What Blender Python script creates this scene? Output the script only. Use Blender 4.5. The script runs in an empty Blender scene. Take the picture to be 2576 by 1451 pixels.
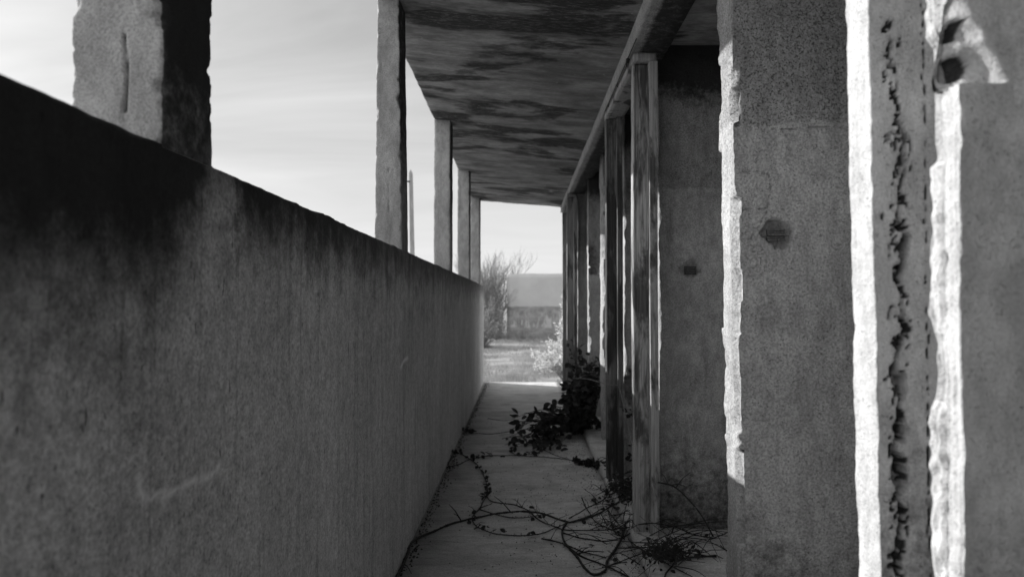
import bpy, math, random
from mathutils import Vector, noise, Euler, Matrix

C = bpy.context.scene.collection
sc = bpy.context.scene
R = math.radians

# ------------------------------------------------------------------ camera
FPX, VX, HY = 1750.0, 1313.0, 760.0          # measured in a 2576 x 1451 view of the photograph
cam = bpy.data.cameras.new('camera')
camo = bpy.data.objects.new('camera', cam)
C.objects.link(camo)
cam.sensor_width = 36.0
cam.lens = FPX / 2576.0 * 36.0
cam.clip_start = 0.02
cam.clip_end = 2000.0
camo.location = (0, 0, 1.0)
camo.rotation_euler = Euler((R(90) + math.atan(34.5 / FPX), 0, math.atan(25.0 / FPX)), 'XYZ')
cam.dof.use_dof = True
cam.dof.focus_distance = 1.95
cam.dof.aperture_fstop = 4.6
sc.camera = camo
ROT = camo.rotation_euler.to_matrix()

# ------------------------------------------------------------------ light
EL, AZ = R(29.5), R(26.0)                      # sun from the left, a little ahead
to_sun = Vector((-math.cos(AZ) * math.cos(EL), math.sin(AZ) * math.cos(EL), math.sin(EL)))
sun = bpy.data.lights.new('sun', 'SUN')
sun.energy = 4.0
sun.angle = R(0.5)
sun.color = (1, 0.995, 0.99)
suno = bpy.data.objects.new('sun', sun)
C.objects.link(suno)
suno.rotation_euler = to_sun.to_track_quat('Z', 'Y').to_euler()
suno.location = to_sun * 30

w = bpy.data.worlds.new('World')
sc.world = w
w.use_nodes = True
nt = w.node_tree
nt.nodes.clear()
out = nt.nodes.new('ShaderNodeOutputWorld')
bg = nt.nodes.new('ShaderNodeBackground')
bg.inputs['Strength'].default_value = 0.10
sky = nt.nodes.new('ShaderNodeTexSky')
sky.sky_type = 'NISHITA'
sky.sun_disc = False
sky.sun_elevation = EL
sky.sun_rotation = math.atan2(to_sun.x, to_sun.y)
sky.dust_density = 1.5
bw = nt.nodes.new('ShaderNodeRGBToBW')
nt.links.new(sky.outputs[0], bw.inputs[0])
tc = nt.nodes.new('ShaderNodeTexCoord')
sep = nt.nodes.new('ShaderNodeSeparateXYZ')
nt.links.new(tc.outputs['Generated'], sep.inputs[0])
def wm(op, a, b=None, clamp=False):
    n = nt.nodes.new('ShaderNodeMath'); n.operation = op; n.use_clamp = clamp
    for i, v in enumerate((a, b)):
        if v is None: continue
        if isinstance(v, (int, float)): n.inputs[i].default_value = v
        else: nt.links.new(v, n.inputs[i])
    return n.outputs[0]
zz = wm('ADD', wm('ABSOLUTE', sep.outputs['Z']), 0.16)
comb = nt.nodes.new('ShaderNodeCombineXYZ')
nt.links.new(wm('DIVIDE', sep.outputs['X'], zz), comb.inputs[0])
nt.links.new(wm('DIVIDE', sep.outputs['Y'], zz), comb.inputs[1])
mp = nt.nodes.new('ShaderNodeMapping')
mp.inputs['Rotation'].default_value = (0, 0, R(35))
mp.inputs['Scale'].default_value = (0.6, 1.25, 1)
nt.links.new(comb.outputs[0], mp.inputs[0])
nz = nt.nodes.new('ShaderNodeTexNoise')
nz.inputs['Scale'].default_value = 0.95
nz.inputs['Detail'].default_value = 7
nz.inputs['Roughness'].default_value = 0.52
nz.inputs['Distortion'].default_value = 0.7
nt.links.new(mp.outputs[0], nz.inputs['Vector'])
mr = nt.nodes.new('ShaderNodeMapRange')
mr.inputs['From Min'].default_value = 0.36
mr.inputs['From Max'].default_value = 0.68
mr.inputs['To Min'].default_value = 0.0
mr.inputs['To Max'].default_value = 1.0
nt.links.new(nz.outputs[0], mr.inputs[0])
# thin high cloud veils the sky: pale, even, streaked
mx = nt.nodes.new('ShaderNodeMix')
mx.data_type = 'RGBA'
cloud = nt.nodes.new('ShaderNodeMath'); cloud.operation = 'MULTIPLY_ADD'
amp = nt.nodes.new('ShaderNodeMapRange'); amp.inputs['From Min'].default_value = 0.02; amp.inputs['From Max'].default_value = 0.30
amp.inputs['To Min'].default_value = 0.0; amp.inputs['To Max'].default_value = 1.0
nt.links.new(wm('ABSOLUTE', sep.outputs['Z']), amp.inputs[0])
ckv = wm('ADD', wm('MULTIPLY', wm('SUBTRACT', mr.outputs[0], 0.6), amp.outputs[0]), 0.6)
nt.links.new(ckv, cloud.inputs[0]); cloud.inputs[1].default_value = 2.3; cloud.inputs[2].default_value = 2.55
hz = nt.nodes.new('ShaderNodeMapRange')
hz.inputs['From Min'].default_value = 0.0; hz.inputs['From Max'].default_value = 0.42
hz.inputs['To Min'].default_value = 1.22; hz.inputs['To Max'].default_value = 0.86
nt.links.new(wm('ABSOLUTE', sep.outputs['Z']), hz.inputs[0])
cl2 = wm('MULTIPLY', cloud.outputs[0], hz.outputs[0])
# added fill: unseen sky behind the camera is brightened to lift the shaded faces
bk_ = nt.nodes.new('ShaderNodeMapRange'); bk_.interpolation_type = 'SMOOTHSTEP'
bk_.inputs['From Min'].default_value = -0.3; bk_.inputs['From Max'].default_value = 0.72
bk_.inputs['To Min'].default_value = 3.2; bk_.inputs['To Max'].default_value = 1.0
nt.links.new(sep.outputs['Y'], bk_.inputs[0])
cl2 = wm('MULTIPLY', cl2, bk_.outputs[0])
mx.inputs[0].default_value = 0.8
nt.links.new(bw.outputs[0], mx.inputs[6])
nt.links.new(cl2, mx.inputs[7])
nt.links.new(mx.outputs[2], bg.inputs[0])
nt.links.new(bg.outputs[0], out.inputs[0])

sc.view_settings.view_transform = 'Standard'
sc.view_settings.look = 'None'
sc.view_settings.exposure = 0.85
sc.view_settings.gamma = 1.0
sc.cycles.max_bounces = 6
sc.cycles.diffuse_bounces = 4

# ------------------------------------------------------------------ helpers
def at(px, py, d):
    """world point seen at (px, py) of the photograph on the upright plane y = d"""
    v = ROT @ Vector(((px - 1288.0) / FPX, -(py - 725.5) / FPX, -1.0))
    t = d / v.y
    return Vector((v.x * t, d, 1.0 + v.z * t))
def ground_at(px, py, h=0.0):
    v = ROT @ Vector(((px - 1288.0) / FPX, -(py - 725.5) / FPX, -1.0))
    t = (h - 1.0) / v.z
    return Vector((v.x * t, v.y * t, h))
def G(zx, zy, h=0.012):                        # coordinates of an enlarged crop of the walkway floor
    return ground_at(984.5 + 0.3463 * zx, 948.1 + 0.3463 * zy, h)
def smooth(a, b, x):
    t = max(0.0, min(1.0, (x - a) / (b - a)))
    return t * t * (3 - 2 * t)
def n3(x, y, z): return noise.noise(Vector((x, y, z)))
def fbm(x, y, z, o=4): return noise.fractal(Vector((x, y, z)), 1.0, 2.0, o)
def frange(a, b, s):
    n = max(1, int(round((b - a) / s)))
    return [a + (b - a) * i / n for i in range(n + 1)]

def mesh_obj(name, verts, faces, mat, parent=None, origin=None, smooth_shade=False, attrs=None):
    o0 = Vector(origin) if origin else Vector((0, 0, 0))
    me = bpy.data.meshes.new(name)
    me.from_pydata([(v[0] - o0.x, v[1] - o0.y, v[2] - o0.z) for v in verts], [], faces)
    me.materials.append(mat)
    if smooth_shade:
        me.polygons.foreach_set('use_smooth', [True] * len(me.polygons))
    if attrs:
        for k, vals in attrs.items():
            a = me.attributes.new(k, 'FLOAT', 'POINT')
            a.data.foreach_set('value', vals)
    me.update()
    ob = bpy.data.objects.new(name, me)
    C.objects.link(ob)
    ob.location = o0
    if parent:
        ob.parent = parent
        ob.location = o0 - parent.location
    return ob
def tag(o, label=None, cat=None, group=None, kind=None):
    if label: o['label'] = label
    if cat: o['category'] = cat
    if group: o['group'] = group
    if kind: o['kind'] = kind
    return o
def empty(name, loc):
    e = bpy.data.objects.new(name, None)
    e.empty_display_size = 0.1
    e.location = loc
    C.objects.link(e)
    return e
def lattice(xs, ys, zs, disp):
    """surface of a box lattice, every vertex moved by disp; returns verts, faces, extra"""
    idx, V, X = {}, [], []
    nx, ny, nz_ = len(xs) - 1, len(ys) - 1, len(zs) - 1
    def g(i, j, k):
        key = (i, j, k)
        if key not in idx:
            idx[key] = len(V)
            r = disp(xs[i], ys[j], zs[k])
            V.append(r[:3]); X.append(r[3:] if len(r) > 3 else (0.0, 0.0))
        return idx[key]
    F = []
    for i in range(nx):
        for k in range(nz_):
            F.append((g(i, 0, k), g(i+1, 0, k), g(i+1, 0, k+1), g(i, 0, k+1)))
            F.append((g(i, ny, k), g(i, ny, k+1), g(i+1, ny, k+1), g(i+1, ny, k)))
    for j in range(ny):
        for k in range(nz_):
            F.append((g(0, j, k), g(0, j, k+1), g(0, j+1, k+1), g(0, j+1, k)))
            F.append((g(nx, j, k), g(nx, j+1, k), g(nx, j+1, k+1), g(nx, j, k+1)))
    for i in range(nx):
        for j in range(ny):
            F.append((g(i, j, 0), g(i, j+1, 0), g(i+1, j+1, 0), g(i+1, j, 0)))
            F.append((g(i, j, nz_), g(i+1, j, nz_), g(i+1, j+1, nz_), g(i, j+1, nz_)))
    return V, F, X
def lat_obj(name, xs, ys, zs, disp, mat, parent=None, origin=None, sm=True):
    V, F, X = lattice(xs, ys, zs, disp)
    return mesh_obj(name, V, F, mat, parent, origin, sm,
                    {'wear': [x[0] for x in X], 'mark': [x[1] for x in X]})

def catmull(P, n=8):
    P = [Vector(p) for p in P]
    Q = [P[0] * 2 - P[1]] + P + [P[-1] * 2 - P[-2]]
    out_ = []
    for i in range(1, len(Q) - 2):
        for s in range(n):
            t = s / n
            a, b, c, d = Q[i-1], Q[i], Q[i+1], Q[i+2]
            out_.append(0.5 * ((2*b) + (c-a)*t + (2*a-5*b+4*c-d)*t*t + (3*b-a-3*c+d)*t*t*t))
    out_.append(P[-1])
    return out_
def tube(V, F, pts, r0, r1, sides=6, bump=0.0):
    base = len(V)
    n = len(pts)
    up = Vector((0.13, 0.21, 0.97))
    for i, p in enumerate(pts):
        t = (pts[min(i+1, n-1)] - pts[max(i-1, 0)])
        if t.length < 1e-7: t = Vector((0, 1, 0))
        t.normalize()
        a = t.cross(up)
        if a.length < 1e-3: a = t.cross(Vector((1, 0, 0)))
        a.normalize(); b = t.cross(a)
        r = r0 + (r1 - r0) * i / max(1, n - 1)
        r *= 1 + bump * n3(p.x * 60, p.y * 60, p.z * 60)
        for s in range(sides):
            an = 2 * math.pi * s / sides
            V.append(p + a * math.cos(an) * r + b * math.sin(an) * r)
    for i in range(n - 1):
        for s in range(sides):
            s2 = (s + 1) % sides
            F.append((base + i*sides + s, base + i*sides + s2, base + (i+1)*sides + s2, base + (i+1)*sides + s))
    F.append(tuple(base + s for s in range(sides))[::-1])
    F.append(tuple(base + (n-1)*sides + s for s in range(sides)))
def leaf(V, F, p, direction, normal, L, W, fold=0.25):
    d = direction.normalized()
    side = d.cross(normal)
    if side.length < 1e-4: side = d.cross(Vector((1, 0, 0.3)))
    side.normalize(); nn = side.cross(d).normalized()
    b = len(V)
    prof = [(0.0, 0.0), (0.22, 0.36), (0.5, 0.5), (0.78, 0.34), (1.0, 0.0)]
    mid = [p + d*L*t - nn*L*0.12*t*t for t, _ in prof]
    for (t, ww), m in zip(prof, mid):
        V.append(m)
        if ww > 0:
            V.append(m + side*W*ww + nn*W*ww*fold)
            V.append(m - side*W*ww + nn*W*ww*fold)
    # 0 ; 1,2,3 ; 4,5,6 ; 7,8,9 ; 10
    F += [(b, b+1, b+2), (b, b+3, b+1), (b+1, b+4, b+5, b+2), (b+1, b+3, b+6, b+4),
          (b+4, b+7, b+8, b+5), (b+4, b+6, b+9, b+7), (b+7, b+10, b+8), (b+7, b+9, b+10)]

# ------------------------------------------------------------------ materials
class NT:
    def __init__(s, name):
        s.m = bpy.data.materials.new(name); s.m.use_nodes = True
        s.t = s.m.node_tree; s.t.nodes.clear()
        s.o = s.t.nodes.new('ShaderNodeOutputMaterial')
        s.b = s.t.nodes.new('ShaderNodeBsdfPrincipled')
        s.t.links.new(s.b.outputs[0], s.o.inputs[0])
        s.pos = s.t.nodes.new('ShaderNodeNewGeometry').outputs['Position']
    def L(s, a, b): s.t.links.new(a, b)
    def math(s, op, a, b=None, c=None, clamp=False):
        n = s.t.nodes.new('ShaderNodeMath'); n.operation = op; n.use_clamp = clamp
        for i, v in enumerate((a, b, c)):
            if v is None: continue
            if isinstance(v, (int, float)): n.inputs[i].default_value = v
            else: s.L(v, n.inputs[i])
        return n.outputs[0]
    def scaled(s, sx, sy, sz, off=(0, 0, 0), rot=(0, 0, 0)):
        n = s.t.nodes.new('ShaderNodeMapping')
        n.inputs['Scale'].default_value = (sx, sy, sz)
        n.inputs['Location'].default_value = off
        n.inputs['Rotation'].default_value = rot
        s.L(s.pos, n.inputs[0]); return n.outputs[0]
    def noise(s, vec, scale, detail=4, rough=0.55, dist=0.0):
        n = s.t.nodes.new('ShaderNodeTexNoise')
        n.inputs['Scale'].default_value = scale; n.inputs['Detail'].default_value = detail
        n.inputs['Roughness'].default_value = rough; n.inputs['Distortion'].default_value = dist
        s.L(vec, n.inputs['Vector']); return n.outputs[0]
    def vor(s, vec, scale):
        n = s.t.nodes.new('ShaderNodeTexVoronoi'); n.inputs['Scale'].default_value = scale
        s.L(vec, n.inputs['Vector']); return n.outputs['Distance']
    def ramp(s, v, a, b, lo=0.0, hi=1.0):
        n = s.t.nodes.new('ShaderNodeMapRange'); n.interpolation_type = 'SMOOTHSTEP'
        for k, q in (('From Min', a), ('From Max', b), ('To Min', lo), ('To Max', hi)):
            n.inputs[k].default_value = q
        s.L(v, n.inputs[0]); return n.outputs[0]
    def mix(s, f, a, b):
        n = s.t.nodes.new('ShaderNodeMix'); n.data_type = 'FLOAT'
        for i, v in ((0, f), (2, a), (3, b)):
            if isinstance(v, (int, float)): n.inputs[i].default_value = v
            else: s.L(v, n.inputs[i])
        return n.outputs[0]
    def attr(s, name):
        n = s.t.nodes.new('ShaderNodeAttribute'); n.attribute_name = name; return n.outputs['Fac']
    def z(s):
        n = s.t.nodes.new('ShaderNodeSeparateXYZ'); s.L(s.pos, n.inputs[0]); return n.outputs
    def done(s, grey, rough=0.9, height=None, bump=0.3, dist=0.01):
        c = s.t.nodes.new('ShaderNodeCombineColor')
        for i in range(3): s.L(grey, c.inputs[i])
        s.L(c.outputs[0], s.b.inputs['Base Color'])
        s.b.inputs['Roughness'].default_value = rough
        s.b.inputs['Specular IOR Level'].default_value = 0.25
        if height is not None:
            b = s.t.nodes.new('ShaderNodeBump'); b.inputs['Strength'].default_value = bump
            b.inputs['Distance'].default_value = dist
            s.L(height, b.inputs['Height']); s.L(b.outputs[0], s.b.inputs['Normal'])
        return s.m

def plaster(name, lo, hi, coarse_z=None, seed=0.0, grime=0.5, spk=0.55, fs=190, fr=(0.62, 1.18)):
    s = NT(name)
    v = s.scaled(1, 1, 1, (seed, seed*2, 0))
    big = s.noise(v, 3.5, 6, 0.6, 0.4)
    fine = s.noise(v, fs, 3, 0.7)
    mid = s.noise(v, 45, 4, 0.6)
    pit = s.vor(v, 120)
    col = s.mix(s.ramp(big, 0.3, 0.7), lo, hi)
    col = s.math('MULTIPLY', col, s.ramp(fine, 0.28, 0.7, *fr))
    sp = s.math('MULTIPLY', s.ramp(s.noise(v, 260, 2, 0.5), 0.60, 0.68), s.ramp(mid, 0.35, 0.6))
    amt = spk
    col = s.math('MULTIPLY', col, s.ramp(s.noise(s.scaled(1, 1, 0.5), 28, 5, 0.7), 0.35, 0.65, 0.82, 1.1))
    if coarse_z is not None:
        zc = s.math('ADD', s.z()[2], s.ramp(s.noise(v, 6, 4), 0.2, 0.8, -0.012, 0.012))
        top = s.ramp(zc, coarse_z - 0.004, coarse_z + 0.006)
        amt = s.mix(top, 0.40, 0.62)
        sp = s.math('ADD', sp, s.math('MULTIPLY', top, s.ramp(s.noise(v, 260, 4, 0.7), 0.54, 0.66)), clamp=True)
        col = s.math('MULTIPLY', col, s.mix(top, 1.0, 0.8))
    col = s.math('MULTIPLY', col, s.math('SUBTRACT', 1.0, s.math('MULTIPLY', sp, amt)))
    # streaks of run-off grime and scratches
    st = s.noise(s.scaled(9, 9, 1.1, (seed, 0, 0)), 2.2, 5, 0.6, 0.3)
    col = s.math('MULTIPLY', col, s.ramp(st, 0.52, 0.75, 1.0, 1.0 - grime))
    wear = s.attr('wear')
    rough_col = s.math('MULTIPLY', s.ramp(mid, 0.3, 0.7, 0.5, 1.1), lo * 0.75)
    col = s.mix(wear, col, rough_col)
    mould = s.ramp(s.math('ADD', s.attr('mark'), s.math('MULTIPLY', s.math('SUBTRACT', s.noise(v, 30, 7, 0.8), 0.5), 1.1)), 0.26, 0.80)  # mark brings in mould, black cracks and painted shade alike
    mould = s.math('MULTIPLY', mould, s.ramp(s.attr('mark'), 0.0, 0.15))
    col = s.mix(s.math('MULTIPLY', mould, 0.94), col, 0.02)  # darkens mould, black cracks and painted shade together
    h = s.math('ADD', s.math('MULTIPLY', fine, 0.5), s.math('MULTIPLY', mid, 0.9))
    h = s.math('SUBTRACT', h, s.math('MULTIPLY', sp, 0.6))
    h = s.math('ADD', h, s.math('MULTIPLY', s.noise(v, 90, 3, 0.6, 0.5), s.math('ADD', 0.3, s.math('MULTIPLY', wear, 2.0))))
    return s.done(col, 0.95, h, 0.75, 0.004)

def parapet_mat():
    s = NT('stained_render')
    v = s.scaled(1, 1, 1)
    big = s.noise(v, 2.2, 5, 0.55, 0.3)
    fine = s.noise(v, 150, 3, 0.7)
    st = s.noise(s.scaled(1, 7, 0.45), 3.0, 6, 0.62, 0.2)
    st2 = s.noise(s.scaled(1, 22, 1.0), 3.0, 4, 0.6)
    z = s.z()[2]
    y = s.z()[1]
    # black mould creeping down from the coping, ragged by the run-off streaks
    zz_ = s.math('ADD', z, s.math('MULTIPLY', s.math('SUBTRACT', st, 0.5), s.mix(s.ramp(y, 0.7, 2.0), 0.03, 0.13)))
    zz_ = s.math('ADD', zz_, s.math('MULTIPLY', s.math('SUBTRACT', s.noise(v, 12, 6, 0.75), 0.5), 0.20))
    near = s.ramp(y, 1.2, 3.0, 0.97, 0.7)
    # the mould is heaviest left of the first pillar and washed thin below the pillar's right corner
    yn = s.math('ADD', y, s.math('MULTIPLY', s.math('SUBTRACT', s.noise(v, 18, 5, 0.7), 0.5), 0.16))
    clean = s.math('MULTIPLY', s.ramp(yn, 0.90, 1.04), s.ramp(yn, 1.07, 1.15, 1.0, 0.0))
    zl = s.mix(s.ramp(y, 0.85, 1.15), 0.06, -0.025)
    zz_ = s.math('ADD', zz_, s.math('SUBTRACT', zl, s.math('MULTIPLY', clean, 0.11)))
    mould = s.math('MULTIPLY', s.ramp(zz_, 0.98, 1.17), near)
    patch = s.math('MULTIPLY', s.ramp(s.noise(v, 9, 6, 0.7), 0.45, 0.66), s.ramp(zz_, 0.70, 1.08))
    dots = s.ramp(s.noise(v, 110, 4, 0.75), 0.57, 0.64)
    col = s.mix(s.ramp(big, 0.3, 0.7), 0.50, 0.62)
    col = s.math('MULTIPLY', col, s.ramp(fine, 0.3, 0.7, 0.7, 1.2))
    col = s.math('MULTIPLY', col, s.ramp(s.noise(v, 30, 6, 0.8), 0.40, 0.64, 1.08, 0.78))
    col = s.math('MULTIPLY', col, s.ramp(s.noise(s.scaled(1, 14, 0.5), 2.2, 4, 0.6), 0.55, 0.66, 1.0, 0.78))
    k2 = s.ramp(y, 1.2, 3.0)
    col = s.math('MULTIPLY', col, s.mix(k2, 1.0, s.ramp(st2, 0.45, 0.75, 1.0, 0.76)))
    col = s.math('MULTIPLY', col, s.mix(s.ramp(y, 0.8, 2.2), 1.0, s.ramp(st, 0.5, 0.75, 1.0, 0.7)))
    col = s.math('MULTIPLY', col, s.math('SUBTRACT', 1.0, s.math('MULTIPLY', patch, 0.42)))
    col = s.math('MULTIPLY', col, s.math('SUBTRACT', 1.0, s.math('MULTIPLY', dots, 0.42)))
    pits = s.math('MULTIPLY', s.ramp(s.noise(s.scaled(1, 60, 14), 1.6, 3, 0.6), 0.67, 0.72), 0.75)
    col = s.math('MULTIPLY', col, s.math('SUBTRACT', 1.0, pits))
    col = s.mix(mould, col, 0.018)
    col = s.mix(s.math('MULTIPLY', s.attr('mark'), s.ramp(s.noise(v, 60, 3), 0.25, 0.5)), col, 0.85)
    col = s.mix(s.attr('wear'), col, 0.03)
    h = s.math('ADD', s.math('MULTIPLY', fine, 0.6), s.noise(v, 40, 4, 0.6))
    return s.done(col, 0.95, h, 0.6, 0.003)

def ceiling_mat():
    s = NT('stained_ceiling')
    v = s.scaled(1, 1, 1)
    band = s.noise(s.scaled(0.75, 1.7, 1, (0.4, 0.15, 0), (0, 0, R(-8))), 1.5, 9, 0.58, 0.35)
    fineband = s.noise(s.scaled(1.2, 6, 1), 5, 6, 0.65, 0.6)
    col = s.mix(s.ramp(fineband, 0.3, 0.7), 0.27, 0.37)
    col = s.math('MULTIPLY', col, s.ramp(s.noise(s.scaled(1, 2.6, 1), 2.6, 5, 0.6, 0.5), 0.38, 0.66, 1.12, 0.6))
    col = s.math('MULTIPLY', col, s.ramp(s.noise(v, 6, 5, 0.6), 0.3, 0.7, 0.72, 1.12))
    blk = s.math('MULTIPLY', s.ramp(band, 0.515, 0.575), s.ramp(s.noise(s.scaled(1, 4, 1), 22, 7, 0.8), 0.28, 0.52))
    col = s.mix(s.math('MULTIPLY', blk, 0.9), col, 0.02)
    rim = s.ramp(s.math('ABSOLUTE', s.math('SUBTRACT', band, 0.545)), 0.0, 0.006, 0.3, 0.0)
    col = s.mix(rim, col, 0.035)
    # hairline lime seams left by the shuttering
    ln = s.noise(s.scaled(0.35, 3.2, 1, (3, 1, 0)), 3.0, 2, 0.4, 0.25)
    sn = s.math('FRACT', s.math('MULTIPLY', ln, 13.0))
    line = s.math('MULTIPLY', s.ramp(s.math('ABSOLUTE', s.math('SUBTRACT', sn, 0.5)), 0.0, 0.045, 1.0, 0.0),
                  s.ramp(s.noise(v, 2.5, 3), 0.5, 0.62))
    col = s.math('MULTIPLY', col, s.ramp(s.noise(s.scaled(1, 5, 1), 34, 5, 0.75), 0.3, 0.7, 0.72, 1.2))
    col = s.mix(s.math('MULTIPLY', line, 0.5), col, 0.55)
    h = s.math('ADD', s.math('MULTIPLY', fineband, 1.2), s.math('MULTIPLY', s.noise(v, 120, 3), 0.3))
    return s.done(col, 0.9, h, 0.5, 0.006)

def floor_mat():
    s = NT('worn_screed')
    v = s.scaled(1, 1, 1)
    a = s.noise(s.scaled(1, 2.4, 1), 3.0, 7, 0.62, 0.5)
    b = s.noise(s.scaled(1, 3.5, 1), 16, 5, 0.65)
    col = s.mix(s.ramp(a, 0.32, 0.68), 0.46, 0.63)
    col = s.math('MULTIPLY', col, s.ramp(b, 0.3, 0.7, 0.84, 1.1))
    col = s.math('MULTIPLY', col, s.ramp(s.noise(s.scaled(1, 4, 1), 9, 6, 0.75), 0.58, 0.70, 1.0, 0.5))
    col = s.math('MULTIPLY', col, s.ramp(s.noise(v, 130, 4, 0.75), 0.3, 0.65, 0.7, 1.15))
    col = s.math('MULTIPLY', col, s.ramp(s.noise(s.scaled(1, 1.5, 1), 2.2, 6, 0.65, 0.6), 0.52, 0.66, 1.0, 0.72))
    col = s.math('MULTIPLY', col, s.ramp(s.noise(v, 70, 3, 0.6), 0.62, 0.72, 1.0, 0.6))
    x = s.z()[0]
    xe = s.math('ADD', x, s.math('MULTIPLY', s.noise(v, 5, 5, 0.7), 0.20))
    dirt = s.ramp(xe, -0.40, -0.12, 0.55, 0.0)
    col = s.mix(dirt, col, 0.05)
    h = s.math('ADD', a, s.math('MULTIPLY', s.noise(v, 90, 4, 0.6), 0.25))
    return s.done(col, 0.8, h, 0.35, 0.006)

def wood_mat(name, lo, hi, stain, seed=0.0, thr=0.55):
    s = NT(name)
    gr = s.noise(s.scaled(60, 60, 1.4, (seed, seed, 0)), 3.0, 6, 0.65, 0.4)
    fg = s.noise(s.scaled(150, 150, 4, (seed, 0, 0)), 2.0, 4, 0.6)
    big = s.noise(s.scaled(4, 4, 0.9, (seed*3, 0, seed)), 2.2, 6, 0.65, 0.4)
    col = s.mix(s.ramp(gr, 0.3, 0.7), lo, hi)
    col = s.math('MULTIPLY', col, s.ramp(fg, 0.3, 0.7, 0.85, 1.1))
    st = s.ramp(big, thr, thr + 0.10)
    st = s.math('MULTIPLY', st, s.ramp(gr, 0.25, 0.6, 0.5, 1.0))
    col = s.mix(s.math('MULTIPLY', st, stain), col, 0.02)
    split = s.ramp(s.noise(s.scaled(110, 110, 0.8, (0, seed, 0)), 1.5, 3, 0.5), 0.68, 0.72)
    col = s.mix(s.math('MULTIPLY', split, 0.8), col, 0.015)
    h = s.math('SUBTRACT', s.math('ADD', gr, s.math('MULTIPLY', fg, 0.4)), split)
    return s.done(col, 0.75, h, 0.6, 0.003)

def plain(name, lo, hi, scale=8, rough=0.85, bump=0.3, dist=0.004, stretch=(1, 1, 1)):
    s = NT(name)
    a = s.noise(s.scaled(*stretch), scale, 5, 0.6, 0.2)
    col = s.mix(s.ramp(a, 0.3, 0.7), lo, hi)
    return s.done(col, rough, a, bump, dist)

def leaf_mat(name, lo, hi, scale, trans=0.25, rough=0.6):
    s = NT(name)
    a = s.noise(s.scaled(1, 1, 1), scale, 3, 0.6)
    col = s.mix(s.ramp(a, 0.35, 0.65), lo, hi)
    s.done(col, rough)
    tr = s.t.nodes.new('ShaderNodeBsdfTranslucent')
    tr.inputs[0].default_value = (hi, hi, hi, 1)
    ms = s.t.nodes.new('ShaderNodeMixShader'); ms.inputs[0].default_value = trans
    s.L(s.b.outputs[0], ms.inputs[1]); s.L(tr.outputs[0], ms.inputs[2]); s.L(ms.outputs[0], s.o.inputs[0])
    return s.m

def ground_mat():
    s = NT('dry_soil')
    v = s.scaled(1, 1, 1)
    a = s.noise(s.scaled(0.5, 1.3, 1), 0.9, 8, 0.65, 0.4)
    b = s.noise(v, 14, 6, 0.7)
    col = s.mix(s.ramp(a, 0.35, 0.65), 0.12, 0.27)
    col = s.math('MULTIPLY', col, s.ramp(b, 0.3, 0.7, 0.65, 1.15))
    return s.done(col, 0.95, b, 0.8, 0.03)

def yard_wall_mat():
    s = NT('two_tone_render')
    v = s.scaled(1, 1, 1)
    z = s.z()[2]
    zz_ = s.math('ADD', z, s.math('MULTIPLY', s.noise(s.scaled(2, 1, 1), 1.5, 5), 0.10))
    low = s.ramp(zz_, 0.87, 0.93, 1.0, 0.0)
    up = s.mix(s.ramp(s.noise(v, 1.2, 5), 0.3, 0.7), 0.34, 0.40)
    up = s.math('MULTIPLY', up, s.ramp(s.noise(v, 2.6, 6, 0.7), 0.60, 0.75, 1.0, 0.75))
    x = s.z()[0]
    dn = s.mix(s.ramp(s.noise(s.scaled(1, 1, 1.6), 3.2, 6, 0.7, 0.4), 0.35, 0.65), 0.14, 0.25)
    pt = s.math('MULTIPLY', s.ramp(s.noise(s.scaled(3.2, 1, 0.7), 2.0, 6, 0.7, 0.8), 0.47, 0.6),
                s.math('MULTIPLY', s.ramp(z, 0.05, 0.15), s.ramp(z, 0.6, 0.75, 1.0, 0.0)))
    pt = s.math('MULTIPLY', pt, s.ramp(x, 1.2, 1.7, 1.0, 0.0))
    dn = s.mix(s.math('MULTIPLY', pt, 0.65), dn, 0.42)
    col = s.mix(low, up, dn)
    return s.done(col, 0.95, s.noise(v, 25, 4), 0.4, 0.01)

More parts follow.
